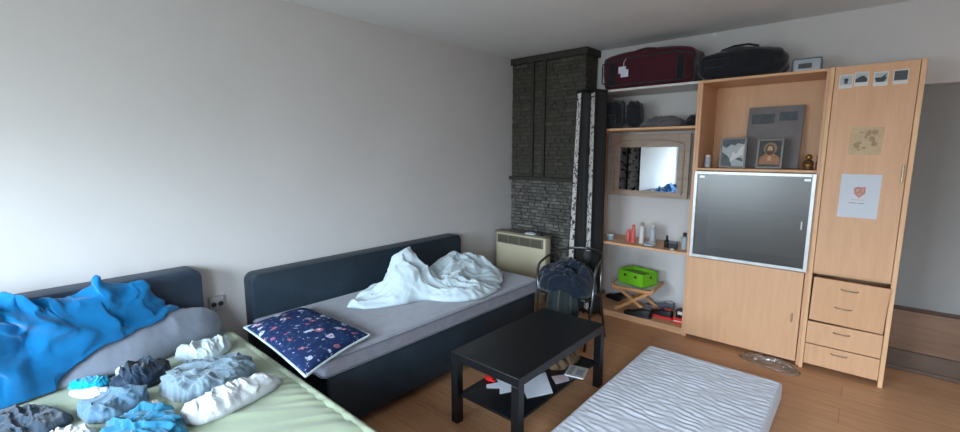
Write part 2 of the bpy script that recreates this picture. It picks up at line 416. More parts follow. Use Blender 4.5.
# ------------------------------------------------------------------ chimney
CX0, CX1, CY = XL, -2.235, 4.15
ch = thing('chimney_breast', 'dark grey stone-clad chimney breast in the corner with a ledge halfway up', 'chimney', (CX0, CY, 0))
m = MB(); m.box((.004, .012, 0), (CX1-CX0-.012, .265, H-.005)); m.build('mortar_core', 'mortar', ch)
random.seed(4)
def courses(face, z0, z1, hmin, hmax, lmin, lmax, dep):
    m = MB(); z = z0
    L = (CX1-CX0) if face == 'front' else .25
    while z < z1-.01:
        hh = min(random.uniform(hmin, hmax), z1-z); x = -random.uniform(0, lmin)
        while x < L:
            l = random.uniform(lmin, lmax); a = max(x, .004); b = min(x+l, L-.002)
            if b-a > .012:
                d = random.uniform(.3, 1)*dep; g = .003
                if face == 'front': m.box((a+g, -d+.012, z+g), (b-g, .02, z+hh-g), .003, 1)
                else: m.box((CX1-CX0-.02, a+.012+g, z+g), (CX1-CX0-.012+d, b+.012-g, z+hh-g), .003, 1)
            x += l
        z += hh
    return m
ZL = 1.285
m = courses('front', ZL+.04, H-.07, .035, .05, .08, .2, .016); o = m.build('upper_stonework', 'brick_dark', ch)
m = courses('side', ZL+.04, H-.07, .035, .05, .08, .15, .012); m.build('upper_stonework', 'brick_dark', ch)
m = courses('front', .0, ZL, .028, .045, .05, .14, .026); m.build('lower_stonework', 'brick_light', ch)
m = courses('side', .0, ZL, .028, .045, .05, .12, .018); m.build('lower_stonework', 'brick_light', ch)
m = MB(); m.box((.004, -.05, ZL), (CX1-CX0+.02, .265, ZL+.04), .004); m.build('ledge', 'stone_top', ch)
m = MB(); m.box((.004, -.035, H-.07), (CX1-CX0+.025, .265, H-.004), .004); m.build('cornice', 'stone_top', ch)
for x in (.285, .435):
    m = MB(); m.box((x, -.03, ZL+.04), (x+.035, -.004, H-.07), .003); m.build('vertical_strip', 'stone_top', ch)

# ------------------------------------------------------------------ gas heater
ht = thing('wall_heater', 'cream enamel heater with a slotted grille along its top, before the stone chimney', 'heater', (-2.785, 3.86, 0))
m = MB(); m.box((-.33, -.05, .10), (.33, .06, .71), .012, 3); m.build('body', 'heater', ht, auto=40)
m = MB(); m.box((-.34, -.062, .71), (.34, .065, .73), .006); m.build('top_plate', 'heater_grille', ht)
m = MB(); m.box((-.305, -.060, .595), (.305, -.045, .695), .004)
m.build('grille', 'heater_grille', ht)
m = MB()
for c in range(4):
    for k in range(12):
        x = -.29+c*.148+k*.0115; m.box((x, -.0615, .605), (x+.006, -.0595, .685))
m.build('grille_slots', 'heater_dark', ht)
m = MB(); m.box((-.28, -.045, 0), (.28, .05, .10), .005); m.build('plinth', 'heater', ht)
m = MB(); m.lathe([(.018, 0), (.02, .012), (.014, .03), (.0, .031)], 16, T((.25, -.02, .73))); m.build('control_knob', 'black', ht, auto=40)
m = MB(); rows = []
mb, loc = heap([(-2.73, 3.82), (-2.62, 3.82), (-2.62, 3.89), (-2.72, 3.90)], .731, .012, folds=.008, freq=30, rings=10, segs=40)
for v in mb.bm.verts: v.co.z -= .731
o = mb.build('crumpled_tissue', 'paper', smooth=True); o.location = (loc[0], loc[1], .731); tag(o, 'crumpled white tissue lying on top of the cream heater', 'tissue')

# ------------------------------------------------------------------ wall socket
so = thing('wall_socket', 'small double wall socket low on the white wall between the two beds', 'socket', (XL+.001, .945, .61))
m = MB(); m.box((0, -.045, -.05), (.03, .045, .05), .006); m.build('socket_box', 'socket', so, auto=40)
for s in (-1, 1):
    m = MB(); m.lathe([(.016, 0), (.016, .003), (.012, .003), (.012, .0008)], 16, T((.0295, s*.021, 0), (0, math.pi/2, 0))); m.build('socket_outlet', 'heater_dark', so)

# ------------------------------------------------------------------ beds
def slab_outline(w, h, r, n=8, low=0.002):
    pts = [(0, 0), (w, 0)]
    for k in range(n+1): a = math.pi/2*k/n; pts.append((w-r+r*math.cos(a), h-r+r*math.sin(a)))
    for k in range(n+1): a = math.pi/2+math.pi/2*k/n; pts.append((r+r*math.cos(a), h-r+r*math.sin(a)))
    return pts
def headboard(parent, y0, y1, h, mat):
    m = MB(); m.prism(slab_outline(y1-y0, h, .06), .15, bev=.012)
    # prism XY -> world Y,Z ; thickness -> X
    mt = Matrix(((0, 0, 1, XL+.012-parent.location.x), (1, 0, 0, y0-parent.location.y), (0, 1, 0, .0), (0, 0, 0, 1)))
    m.bm.transform(mt); return m.build('headboard', mat, parent, auto=35)
def pillowbox(x0, y0, z0, x1, y1, z1, r, fx, nu=120, nv=60):
    """soft slab: top grid with rounded rim and skirt, closed underneath. fx(x,y)->dz"""
    m = MB(); rows = []
    prof = [(-.0, 0)] 
    def rr(t):  # inset, height along rim
        return r*(1-math.cos(t)), r*math.sin(t)
    cx, cy = (x0+x1)/2, (y0+y1)/2
    def ring(inset, z, disp):
        out = []; a0, a1, b0, b1 = x0+inset, x1-inset, y0+inset, y1-inset
        c = max(r*1.2-inset, .002)
        P = []
        for k in range(nu): P.append((a0+c+(a1-a0-2*c)*k/nu, b0))
        for k in range(5): a = -math.pi/2+math.pi/2*k/5; P.append((a1-c+c*math.cos(a), b0+c+c*math.sin(a)))
        for k in range(nv): P.append((a1, b0+c+(b1-b0-2*c)*k/nv))
        for k in range(5): a = math.pi/2*k/5; P.append((a1-c+c*math.cos(a), b1-c+c*math.sin(a)))
        for k in range(nu): P.append((a1-c-(a1-a0-2*c)*k/nu, b1))
        for k in range(5): a = math.pi/2+math.pi/2*k/5; P.append((a0+c+c*math.cos(a), b1-c+c*math.sin(a)))
        for k in range(nv): P.append((a0, b1-c-(b1-b0-2*c)*k/nv))
        for k in range(5): a = math.pi+math.pi/2*k/5; P.append((a0+c+c*math.cos(a), b0+c+c*math.sin(a)))
        return [Vector((x, y, z+(fx(x, y) if disp else 0))) for x, y in P]
    rows.append(ring(r*.6, z0, False)); rows.append(ring(r*.15, z0+r*.3, False)); rows.append(ring(0, z0+r, False))
    rows.append(ring(0, z1-r, False))
    for k in range(1, 6): i_, h_ = rr(math.pi/2*k/5); rows.append(ring(i_, z1-r+h_, k == 5))
    g = m.grid(rows, True); m.bm.faces.new(g[0][::-1])
    # dense top
    a0, a1, b0, b1 = x0+r, x1-r, y0+r, y1-r
    inner = []
    for j in range(nv+1):
        inner.append([Vector((a0+(a1-a0)*i/nu, b0+(b1-b0)*j/nv, z1+fx(a0+(a1-a0)*i/nu, b0+(b1-b0)*j/nv))) for i in range(nu+1)])
    m.grid(inner)
    return m
SB = thing('daybed', 'black leather daybed with a low backboard against the wall', 'bed', (-2.6, 2.12, 0))
headboard(SB, 1.12, 3.13, .788, 'leather')
def loc(o_, m_):
    for v in m_.bm.verts: v.co -= o_.location
    return m_
m = MB(); m.box((-3.0, 1.13, .05), (-2.1, 3.12, .385), .02, 3); loc(SB, m).build('base', 'leather', SB, auto=40)
for x, y in ((-2.95, 1.2), (-2.17, 1.2), (-2.95, 3.04), (-2.17, 3.04)):
    m = MB(); m.box((x-.03, y-.03, 0), (x+.03, y+.03, .05), .004); loc(SB, m).build('foot', 'black', SB)
def sofatop(x, y): return .006*noise.noise(Vector((x*3, y*3, 1)))+.0025*noise.noise(Vector((x*14, y*9, 2)))
m = pillowbox(-2.995, 1.10, .387, -2.085, 3.16, .50, .025, sofatop)
sm = m.build('daybed_mattress', 'grey_mattress', smooth=True)
tag(sm, 'thin grey single mattress lying on the black leather daybed', 'mattress')
for z in (.402, .486):
    m = MB(); x0, x1, y0, y1 = -2.993, -2.083, 1.098, 3.162; r = .035; P = []
    for cxx, cyy, a0 in ((x1-r, y0+r, -90), (x1-r, y1-r, 0), (x0+r, y1-r, 90), (x0+r, y0+r, 180)):
        for k in range(7): a = math.radians(a0+15*k); P.append((cxx+r*math.cos(a), cyy+r*math.sin(a), z))
    m.tube(P, .006, 6, True); m.build('piping', 'piping', sm, smooth=True)
# near double bed
GB = thing('double_bed', 'wide bed with slate leather headboard, closest bed to the viewer, under a green sheet', 'bed', (-2.1, .17, 0))
headboard(GB, -.66, .835, .90, 'leather2')
m = MB(); m.box((-3.0, -.66, .05), (-1.02, .93, .25), .02, 3); loc(GB, m).build('base', 'leather', GB, auto=40)
for x, y in ((-2.95, -.6), (-1.08, -.6), (-2.95, .87), (-1.08, .87)):
    m = MB(); m.box((x-.03, y-.03, 0), (x+.03, y+.03, .05), .004); loc(GB, m).build('foot', 'black', GB)
def sheettop(x, y):
    z = .005*noise.noise(Vector((x*2.5, y*2.5, 4)))
    d = max(0, 1-(.975-y)/.34); k = max(0, min(1, (x+2.25)/.35))*max(0, min(1, (-1.15-x)/.2+.3))
    z += .022*d*k*(ridge(x*13+(.97-y)*7, (.97-y)*2.2, 3)-.5)
    # long slanting creases
    for (ax, ay, bx, by, hh, ww) in ((-2.15, .35, -1.75, .9, .010, .022), (-1.9, .3, -1.6, .9, .008, .02), (-2.6, .95, -2.45, .6, .006, .03)):
        dx, dy = bx-ax, by-ay; L = math.hypot(dx, dy); t = ((x-ax)*dx+(y-ay)*dy)/L/L
        dd = abs((x-ax)*dy-(y-ay)*dx)/L
        if 0 < t < 1: z += hh*math.exp(-(dd/ww)**2)*math.sin(t*math.pi)
    # slump towards the daybed corner
    z -= .03*max(0, (y-.86)/.12)**2*(y > .86)
    return z
m = pillowbox(-2.99, -.67, .252, -1.0, .985, .475, .05, sheettop, 200, 170)
gs = m.build('sheeted_mattress', 'sheet', smooth=True); tag(gs, 'wide mattress under a rumpled pale green sheet', 'mattress')

# ------------------------------------------------------------------ floor mattress
def quilt(x, y):
    w = noise.noise(Vector((x*5, y*4, 2)))*.022
    w += .012*noise.noise(Vector((x*16, y*9, 5)))
    return .0026*.55*math.sin((y+w+x*.06)*2*math.pi/.042)*max(.15, 1+1.8*noise.noise(Vector((x*9, y*7, 3))))+.005*noise.noise(Vector((x*16, y*34, 7)))
m = pillowbox(-1.155, 1.35, .004, -.29, 3.30, .125, .022, quilt, 90, 420)
fm = m.build('floor_mattress', 'fmat', smooth=True); tag(fm, 'thin white ribbed mattress lying on the wooden floor', 'mattress')

# ------------------------------------------------------------------ coffee table
TX0, TX1, TY0, TY1 = -1.745, -1.25, 1.72, 2.70
tb = thing('coffee_table', 'low rectangular black coffee table with a lower shelf', 'table', ((TX0+TX1)/2, (TY0+TY1)/2, 0))
m = MB(); m.box((TX0, TY0, .395), (TX1, TY1, .445), .003); loc(tb, m).build('tabletop', 'black_lacquer', tb)
for x in (TX0, TX1-.05):
    for y in (TY0, TY1-.05):
        m = MB(); m.box((x, y, 0), (x+.05, y+.05, .394), .002); loc(tb, m).build('leg', 'black_lacquer', tb)
m = MB(); m.box((TX0+.03, TY0+.03, .165), (TX1-.03, TY1-.03, .18), .002); loc(tb, m).build('lower_shelf', 'black_lacquer', tb)
ZS = .181
def sheet_poly(name, pts, z, mat, label, cat, th=.0012, curl=.0):
    c = (sum(p[0] for p in pts)/len(pts), sum(p[1] for p in pts)/len(pts))
    m = MB(); m.prism([(p[0]-c[0], p[1]-c[1]) for p in pts], th)
    o = m.build(name, mat); o.location = (c[0], c[1], z); tag(o, label, cat); return o
sheet_poly('paper_sheet', [(-1.66, 2.03), (-1.53, 2.10), (-1.47, 1.99), (-1.52, 1.90), (-1.56, 1.95), (-1.62, 1.90), (-1.65, 1.93), (-1.61, 2.0)], ZS, 'paper', 'torn piece of white paper beside the red lighter on the table shelf', 'paper')
sheet_poly('paper_sheet', [(-1.50, 2.08), (-1.46, 2.30), (-1.29, 2.12), (-1.37, 1.97)], ZS, 'paper', 'large white sheet of paper in the middle of the table shelf', 'paper', .003)
sheet_poly('paper_sheet', [(-1.40, 2.28), (-1.34, 2.37), (-1.29, 2.31), (-1.33, 2.22)], ZS, 'paper_pink', 'small pinkish paper beside the crumpled brown bag on the table shelf', 'paper', .003)
mz = thing('magazine', 'pale magazine hanging over the right edge of the table shelf', 'magazine', (-1.305, 2.43, ZS), .25)
m = MB(); m.box((-.06, -.07, 0), (.06, .07, .010), .002); m.build('pages', 'paper', mz)
m = MB(); m.box((-.061, -.071, .0101), (.061, .071, .012)); m.build('cover', 'beigec', mz)
m = MB(); m.box((-.05, -.06, .0121), (-.02, .06, .0126)); m.box((.0, -.05, .0121), (.045, .03, .0126)); m.build('cover_picture', 'piping', mz)
m = MB(); m.lathe([(.0, 0), (.02, 0), (.026, .008), (.024, .02), (.012, .026), (0, .026)], 18, T((0, 0, 0), (0, 0, 0), (1.25, .8, 1)))
m.box((.02, -.012, 0), (.05, .012, .012), .004); o = m.build('red_dish', 'red', auto=40); o.location = (-1.675, 1.985, ZS); tag(o, 'small bright red plastic dish on the shelf under the table', 'dish')
heap_obj('paper_bag', 'kraft', 'crumpled brown paper bag on the lower shelf of the black table', 'bag',
         [(-1.50, 2.36), (-1.39, 2.40), (-1.37, 2.58), (-1.42, 2.63), (-1.54, 2.60), (-1.58, 2.46)], ZS, .06, folds=.05, freq=16, seed=3, rings=30, segs=110, wob=.02)

# ------------------------------------------------------------------ wall unit (three separate cabinets)
YF, YK, CT = 3.95, 4.40, 2.175
def panel(parent, a, b, name, mat, bev=.0015):
    m = MB(); m.box(a, b, bev, 1); return loc(parent, m).build(name, mat, parent)
P = .02
X0, X1, X2, X3 = -2.10, -1.095, -.265, .205
su = thing('open_shelf_unit', 'open beech shelf unit without a back, left part of the wall unit', 'shelf', ((X0+X1)/2, 4.175, 0))
panel(su, (X0, YF, 0), (X0+P, YK, CT), 'side_panel', 'beech')
panel(su, (X1-P, YF, 0), (X1-.001, YK, CT), 'side_panel', 'beech')
panel(su, (X0+P, YF, CT-P), (X1-P, YK, CT), 'top_panel', 'whitep')
panel(su, (X0+P, YF+.01, 1.80), (X1-P, YK, 1.82), 'shelf', 'beech_h')
panel(su, (X0+P, YF+.01, .72), (X1-P, YK, .742), 'shelf', 'beech_h')
panel(su, (X0+P, YF+.01, .04), (X1-P, YK, .06), 'shelf', 'beech_h')
panel(su, (X0+P, YF+.02, 0), (X1-P, YF+.04, .04), 'plinth', 'beech_h')
dc = thing('display_cabinet', 'beech cabinet with a smoked glass door between shelves and tall cupboard', 'cabinet', ((X1+X2)/2, 4.175, 0))
panel(dc, (X1, YF, 0), (X1+P, YK, CT), 'side_panel', 'beech')
panel(dc, (X2-P, YF, 0), (X2-.001, YK, CT), 'side_panel', 'beech')
panel(dc, (X1+P, YF, CT-P), (X2-P, YK, CT), 'top_panel', 'beech_h')
panel(dc, (X1+P, YK-.012, .05), (X2-P, YK-.002, CT-P), 'back_panel', 'beech')
panel(dc, (X1+P, YF+.005, 1.452), (X2-P, YK-.012, 1.472), 'shelf', 'beech_h')
panel(dc, (X1+P, YF+.03, 1.085), (X2-P, YK-.012, 1.10), 'shelf', 'beech_h')
panel(dc, (X1+P, YF+.03, .715), (X2-P, YK-.012, .733), 'shelf', 'beech_h')
panel(dc, (X1+P, YF+.005, .03), (X2-P, YK-.012, .05), 'bottom_panel', 'beech_h')
dr = panel(dc, (X1+.004, YF-.02, .035), (X2-.024, YF-.001, .722), 'door', 'beech')
m = MB(); m.box((-.343, YF-.034, .335), (-.331, YF-.02, .405), .003); loc(dc, m).build('door_handle', 'handle', dr)
gx0, gx1, gz0, gz1 = X1+.008, X2-.012, .727, 1.447; fw = .024
m = MB()
for a, b in (((gx0, gz0), (gx0+fw, gz1)), ((gx1-fw, gz0), (gx1, gz1)), ((gx0+fw, gz0), (gx1-fw, gz0+fw)), ((gx0+fw, gz1-fw), (gx1-fw, gz1))):
    m.box((a[0], YF-.024, a[1]), (b[0], YF-.002, b[1]), .002)
gd = loc(dc, m).build('glass_door_frame', 'alu', dc)
m = MB(); m.box((gx0+fw, YF-.016, gz0+fw), (gx1-fw, YF-.011, gz1-fw)); loc(dc, m).build('glass_pane', 'smoked', gd)
m = MB(); m.box((gx1-.062, YF-.034, 1.04), (gx1-.054, YF-.016, 1.10), .002); loc(dc, m).build('door_handle', 'alu', gd)
for x in (gx0+.06, gx1-.05):
    m = MB(); m.box((x-.02, YF-.02, gz1-.055), (x+.02, YF-.016, gz1-.035), .002); loc(dc, m).build('hinge', 'alu', gd)
tc = thing('tall_cupboard', 'tall beech cupboard with papers on its door above four drawers', 'cupboard', ((X2+X3)/2, 4.175, 0))
panel(tc, (X2, YF-.022, 0), (X2+P+.004, YK, CT), 'side_panel', 'beech_edge')
panel(tc, (X3-P-.006, YF-.022, 0), (X3, YK, CT), 'side_panel', 'beech_edge')
panel(tc, (X2+P, YF, CT-P), (X3-P, YK, CT), 'top_panel', 'beech_h')
panel(tc, (X2+P, YK-.012, .06), (X3-P, YK-.002, CT-P), 'back_panel', 'beech')
panel(tc, (X2+P, YF+.01, .725), (X3-P, YK-.012, .74), 'shelf', 'beech_h')
panel(tc, (X2+P, YF+.02, .055), (X3-P, YK-.012, .07), 'bottom_panel', 'beech_h')
dx0, dx1 = X2+.027, X3-.029
d = panel(tc, (dx0, YF-.02, .745), (dx1, YF-.001, CT-.003), 'door', 'beech')
m = MB(); m.box((dx1-.022, YF-.036, 1.40), (dx1-.010, YF-.02, 1.52), .004); loc(tc, m).build('door_handle', 'handle', d)
def bow(x, z, w, y, tilt=0):
    m = MB(); pts = [(x-w/2+w*k/12, y-.002-.022*math.sin(math.pi*k/12)**.6, z) for k in range(13)]; m.tube(pts, .0045, 8); return m
# tilted double drawer front on top
m = MB(); m.box((dx0+.004, -.018, .004), (dx1-.004, 0, .333), .0015, 1)
mt = Matrix.Translation((0, YF-.001, .378)) @ Matrix.Rotation(math.radians(6), 4, 'X') @ Matrix.Rotation(math.radians(1.2), 4, 'Y')
m.bm.transform(mt); d1 = loc(tc, m).build('drawer', 'beech', tc)
d1['label'] = 'upper drawer front hanging loose and tilted outward'
for z, xo in ((.275, .0), (.135, -.02)):
    m = bow((dx0+dx1)/2+xo, z, .09, -.018); m.bm.transform(mt); loc(tc, m).build('drawer_handle', 'handle', d1, smooth=True)
panel(tc, (dx0+.012, YF+.02, .40), (dx1-.012, YF+.38, .62), 'drawer_box', 'beech_h')
for z0, z1 in ((.205, .37), (.045, .198)):
    dd = panel(tc, (dx0, YF-.02, z0), (dx1, YF-.001, z1), 'drawer', 'beech')
    m = bow((dx0+dx1)/2-.01, z0+.115, .09, YF-.02); loc(tc, m).build('drawer_handle', 'handle', dd, smooth=True)

# papers on the tall cupboard door
YD = YF-.0205
def onboard(name, x0, x1, z0, z1, mat, label, cat, group=None, rot=0):
    m = MB(); m.box((-(x1-x0)/2, -.0015, -(z1-z0)/2), ((x1-x0)/2, 0, (z1-z0)/2)); o = m.build(name, mat)
    o.location = ((x0+x1)/2, YD, (z0+z1)/2); o.rotation_euler = (0, rot, 0); tag(o, label, cat, group); return o
def sub(o, name, shapes, mat, y=-.0022, label=None):
    """flat printed shapes on a picture: polygons in the picture's x,z"""
    m = MB()
    for k_, pts in enumerate(shapes):
        m.prism(pts, .0003+.00004*k_, Matrix.Translation((0, 0, -.00004*k_)))
    m.bm.transform(Matrix(((1, 0, 0, 0), (0, 0, 1, y), (0, 1, 0, 0), (0, 0, 0, 1))))
    return m.build(name, mat, o)
M['ph_sky'] = plain('photo_sky', srgb(168, 176, 180), .5, var=.1)
M['ph_dark'] = plain('photo_dark', srgb(52, 56, 58), .5, var=.3, scale=40)
M['ph_green'] = plain('photo_slate', srgb(78, 88, 94), .5, var=.3, scale=40)
M['poster'] = plain('beige_drawing', srgb(196, 172, 138), .7, var=.1, scale=20)
M['poster_ink'] = plain('faint_brown_ink', srgb(160, 136, 110), .7, var=.2, scale=60)
M['emblem'] = plain('rose_ink', srgb(196, 132, 132), .7, var=.15, scale=50)
M['ink'] = plain('grey_ink', srgb(140, 142, 150), .7)
pl = [('a white sky and a small dark tree', -.176, 2.072), ('a dark hill', -.098, 2.080), ('a dark boat shape', -.002, 2.072), ('dark grey stripes', .092, 2.075)]
for i, (txt, x, z) in enumerate(pl):
    o = onboard('instant_photo', x-.036, x+.036, z-.045, z+.045, 'whitep', 'white-bordered photo of %s, %s on the cupboard door' % (txt, ['leftmost', 'second from left', 'third from left', 'rightmost'][i]), 'photo', 'small photos along the top of the cupboard door')
    sub(o, 'picture', [[(-.031, -.022), (.031, -.022), (.031, .038), (-.031, .038)]], 'ph_sky' if i < 3 else 'ph_green')
    sh = [[[(-.008, -.015), (.008, -.015), (.012, .02), (-.012, .02)]], [[(-.03, -.02), (.03, -.02), (.03, .0), (.01, .022), (-.012, .015), (-.03, 0)]],
          [[(-.02, -.02), (.018, -.02), (.03, .01), (-.03, .008)], [(.0, .01), (.028, .03), (.02, .01)]], [[(-.03, -.01+k*.016), (.03, -.01+k*.016), (.03, -.003+k*.016), (-.03, -.003+k*.016)] for k in range(3)]][i]
    sub(o, 'dark_shape', sh, 'ph_dark', -.0028)
o = onboard('drawing', -.122, .046, 1.583, 1.766, 'poster', 'faded beige drawing stuck in the middle of the cupboard door', 'drawing', rot=.02)
random.seed(8)
sh = []
for k in range(16):
    x, z, r = random.uniform(-.055, .05), random.uniform(-.06, .06), random.uniform(.006, .02)
    sh.append([(x+r*math.cos(a)*random.uniform(.6, 1.2), z+r*math.sin(a)*random.uniform(.6, 1.2)) for a in [6.2832*q/9 for q in range(9)]])
sub(o, 'faint_sketch', sh, 'poster_ink')
o = onboard('printed_sheet', -.142, .066, 1.157, 1.453, 'paper', 'white sheet with a small red crest taped low on the cupboard door', 'paper', rot=.005)
E = [[(-.03, .055), (-.012, .065), (.008, .06), (.028, .066), (.03, .02), (.0, -.012), (-.028, .018)]]
sub(o, 'red_crest', E, 'emblem')
sub(o, 'crest_detail', [[(-.02, .045), (-.004, .052), (-.004, .03), (-.02, .028)], [(.006, .028), (.02, .05), (.022, .03)], [(-.012, .02), (.012, .022), (.0, .0)], [(-.034, -.022), (.034, -.022), (.034, -.026), (-.034, -.026)]], 'poster', -.0028)
sub(o, 'caption_line', [[(-.05, -.045), (-.01, -.045), (-.01, -.05), (-.05, -.05)], [(-.004, -.045), (.03, -.045), (.03, -.05), (-.004, -.05)]], 'ink')

# ------------------------------------------------------------------ mirror behind the open shelves
mr = thing('wall_mirror', 'rectangular mirror in a pale wooden frame behind the open shelves', 'mirror', (-1.635, 4.335, 1.47), 0)
fx0, fx1, fz0, fz1 = -.385, .385, -.305, .305; gx0_, gx1_, gz0_, gz1_ = -.285, .285, -.245, .18
m = MB()
m.box((fx0, -.012, gz0_), (gx0_, .012, fz1), .003); m.box((gx1_, -.012, gz0_), (fx1, .012, fz1), .003)
m.box((fx0, -.012, fz0), (fx1, .012, gz0_), .003); m.box((gx0_, -.012, gz1_), (gx1_, .012, fz1), .003)
m.build('frame', 'mirror_wood', mr)
m = MB(); arch = [(-.33, .02, -.27)]
for k in range(17):
    a = math.pi*k/16; arch.append((-.335*math.cos(a), -.016, .19+.06*math.sin(a)))
arch = [(-.335, -.016, -.27)]+arch[1:]+[(.335, -.016, -.27)]
m.tube(arch, .007, 8); m.build('arch_moulding', 'mirror_wood', mr, smooth=True)
m = MB(); m.box((gx0_-.004, -.004, gz0_-.004), (gx1_+.004, .004, gz1_+.004)); m.build('mirror_glass', 'mirror', mr)

# ------------------------------------------------------------------ on top of the wall unit
ZT = CT+.001
sc_ = thing('suitcase', 'large maroon soft suitcase lying on top of the open shelves', 'suitcase', (-1.58, 4.17, ZT), .02)
o_ = softbox(.80, .36, .33, .22, 14, .012, 3, .03); m = MB(); m._add(o_); m.build('body', 'maroon', sc_, smooth=True)
m = MB(); P_ = []
for k in range(40):
    a = 6.2832*k/40; P_.append((.395*max(-1, min(1, 1.25*math.cos(a))), -.186+.0*math.sin(a), .15+.115*max(-1, min(1, 1.25*math.sin(a)))))
m.tube(P_, .006, 6, True); m.build('zip_piping', 'blackbag', sc_, smooth=True)
m = MB(); m.tube([(-.10, -.16, .29), (-.08, -.17, .32), (0, -.17, .33), (.08, -.17, .32), (.10, -.16, .29)], .010, 8); m.build('carry_handle', 'maroon', sc_, smooth=True)
m = MB(); m.box((-.235, -.199, .135), (-.165, -.196, .195), .001, 1, T((0, 0, 0), (0, .0, 0))); m.box((-.21, -.203, .10), (-.14, -.200, .165), .001, 1); m.build('luggage_label', 'paper', sc_)
m = MB(); m.tube([(-.19, -.19, .19), (-.185, -.2, .23), (-.17, -.19, .26)], .003, 6); m.build('label_string', 'paper', sc_)
for x in (-.3, .3):
    m = MB(); m.box((x-.03, -.19, .04), (x+.03, -.17, .24), .005); m.build('strap', 'blackbag', sc_)
bb = thing('holdall', 'black soft holdall lying on top of the cabinet beside the maroon suitcase', 'bag', (-.85, 4.17, ZT), -.02)
m = MB(); m._add(softbox(.60, .36, .245, .5, 14, .03, 8, .05)); m.build('body', 'blackbag', bb, smooth=True)
m = MB(); m.tube([(-.27, -.02, .19), (-.1, -.05, .235), (.1, -.03, .24), (.26, .0, .17)], .006, 6); m.build('zip', 'piping', bb, smooth=True)
for s in (-1, 1):
    m = MB(); m.tube([(-.15, s*.13-.0, .17), (-.13, s*.11, .235), (-.05, s*.08, .262), (.05, s*.08, .262), (.12, s*.11, .235), (.14, s*.13, .17)], .009, 8); m.build('carry_handle', 'blackbag', bb, smooth=True)
m = MB(); m.box((-.22, -.186, .10), (.0, -.17, .16), .006); m.build('front_pocket', 'blackbag', bb)
bx = thing('storage_box', 'small grey box with a dark rim on top of the cabinet', 'box', (-.415, 4.12, ZT), 0)
m = MB(); m.box((-.085, -.06, 0), (.085, .06, .10), .012, 3); m.build('body', 'clearp', bx, auto=40)
m = MB(); rc = []
for cxx, czz, a0 in ((.075, .085, 0), (-.075, .085, 90), (-.075, .015, 180), (.075, .015, 270)):
    for k in range(5): a = math.radians(a0+22.5*k); rc.append((cxx+.012*math.cos(a), -.062, czz+.012*math.sin(a)))
m.tube(rc, .004, 6, True); m.build('rim', 'piping', bx, smooth=True)
m = MB(); m.box((-.05, -.062, .03), (.03, -.0605, .065)); m.build('paper_slip', 'greybag', bx)

# ------------------------------------------------------------------ upper shelf of the open unit
Z1 = 1.821
bg = thing('rucksack', 'black rucksack standing at the left of the top shelf', 'bag', (-1.935, 4.10, Z1), .1)
m = MB(); m._add(softbox(.26, .22, .27, .6, 10, .05, 5)); m.build('body', 'blackbag', bg, smooth=True)
m = MB(); m.box((-.09, -.125, .03), (.09, -.09, .13), .015, 3); m.build('front_pocket', 'blackbag', bg, auto=50)
m = MB(); m.tube([(-.03, 0, .25), (-.03, 0, .28), (.03, 0, .28), (.03, 0, .25)], .006, 6); m.build('carry_loop', 'blackbag', bg, smooth=True)
m = MB(); m._add(softbox(.15, .2, .25, .8, 10, .06, 15)); o = m.build('pouch', 'blackbag', smooth=True); o.location = (-1.70, 4.12, Z1); o.rotation_euler = (0, 0, .1)
tag(o, 'dark rounded pouch on the top shelf right of the black rucksack', 'pouch')
heap_obj('folded_clothes', 'greybag', 'heap of faded grey clothes on the top shelf under the suitcase', 'clothes',
         [(-1.62, 4.03), (-1.45, 4.0), (-1.27, 4.02), (-1.255, 4.2), (-1.3, 4.33), (-1.5, 4.34), (-1.62, 4.25)], Z1, .085, folds=.03, freq=12, seed=11, rings=26, segs=90)
heap_obj('folded_scarf', 'blackbag', 'small dark bundle at the right end of the top shelf', 'clothes',
         [(-1.23, 4.03), (-1.13, 4.05), (-1.13, 4.3), (-1.22, 4.3)], Z1, .10, folds=.02, freq=14, seed=12, rings=20, segs=60)

# ------------------------------------------------------------------ toiletries on the middle shelf
Z2 = .743
def bottle(name, x, y, prof, mat, cap, capmat, label, cat, group=None, n=20):
    t = thing(name, label, cat, (x, y, Z2)); m = MB(); m.lathe(prof, n); m.build('body', mat, t, auto=35)
    if cap: m = MB(); m.lathe(cap, n); m.build('cap', capmat, t, auto=35)
    return t
G = 'bottles and jars on the middle shelf'
bottle('tin', -1.87, 4.08, [(.03, 0), (.035, .003), (.035, .04), (.03, .042)], 'tin', [(.036, .042), (.036, .055), (.033, .058)], 'whitep', 'round pale blue tin at the far left of the middle shelf', 'tin', G)
bottle('lotion_bottle', -1.705, 4.12, [(.016, .0), (.018, .028), (.02, .03), (.02, .09), (.012, .115)], 'coral', [(.017, .0), (.017, .001)], 'whitep', 'short coral bottle, left one of the two red bottles', 'bottle', G)
bottle('lotion_bottle', -1.645, 4.09, [(.021, 0), (.023, .005), (.021, .12), (.014, .135)], 'coral', [(.014, .135), (.014, .168), (.010, .172)], 'coral', 'taller coral bottle right of the short one', 'bottle', G)
bottle('spray_bottle', -1.57, 4.11, [(.022, 0), (.024, .004), (.024, .15), (.015, .165)], 'whitep', [(.017, .165), (.017, .195), (.013, .2)], 'beigec', 'tall slim white spray bottle, tallest on the middle shelf', 'bottle', G)
bottle('shampoo_bottle', -1.50, 4.2, [(.03, 0), (.032, .005), (.032, .13), (.02, .15)], 'clearp', [(.016, .15), (.016, .175)], 'whitep', 'milky translucent bottle behind the tall white one', 'bottle', G)
bottle('glass_dish', -1.47, 4.05, [(.03, 0), (.055, .004), (.06, .022), (.055, .024), (.048, .008), (.0, .006)], 'clearp', None, None, 'low clear dish in the middle of the middle shelf', 'dish', G)
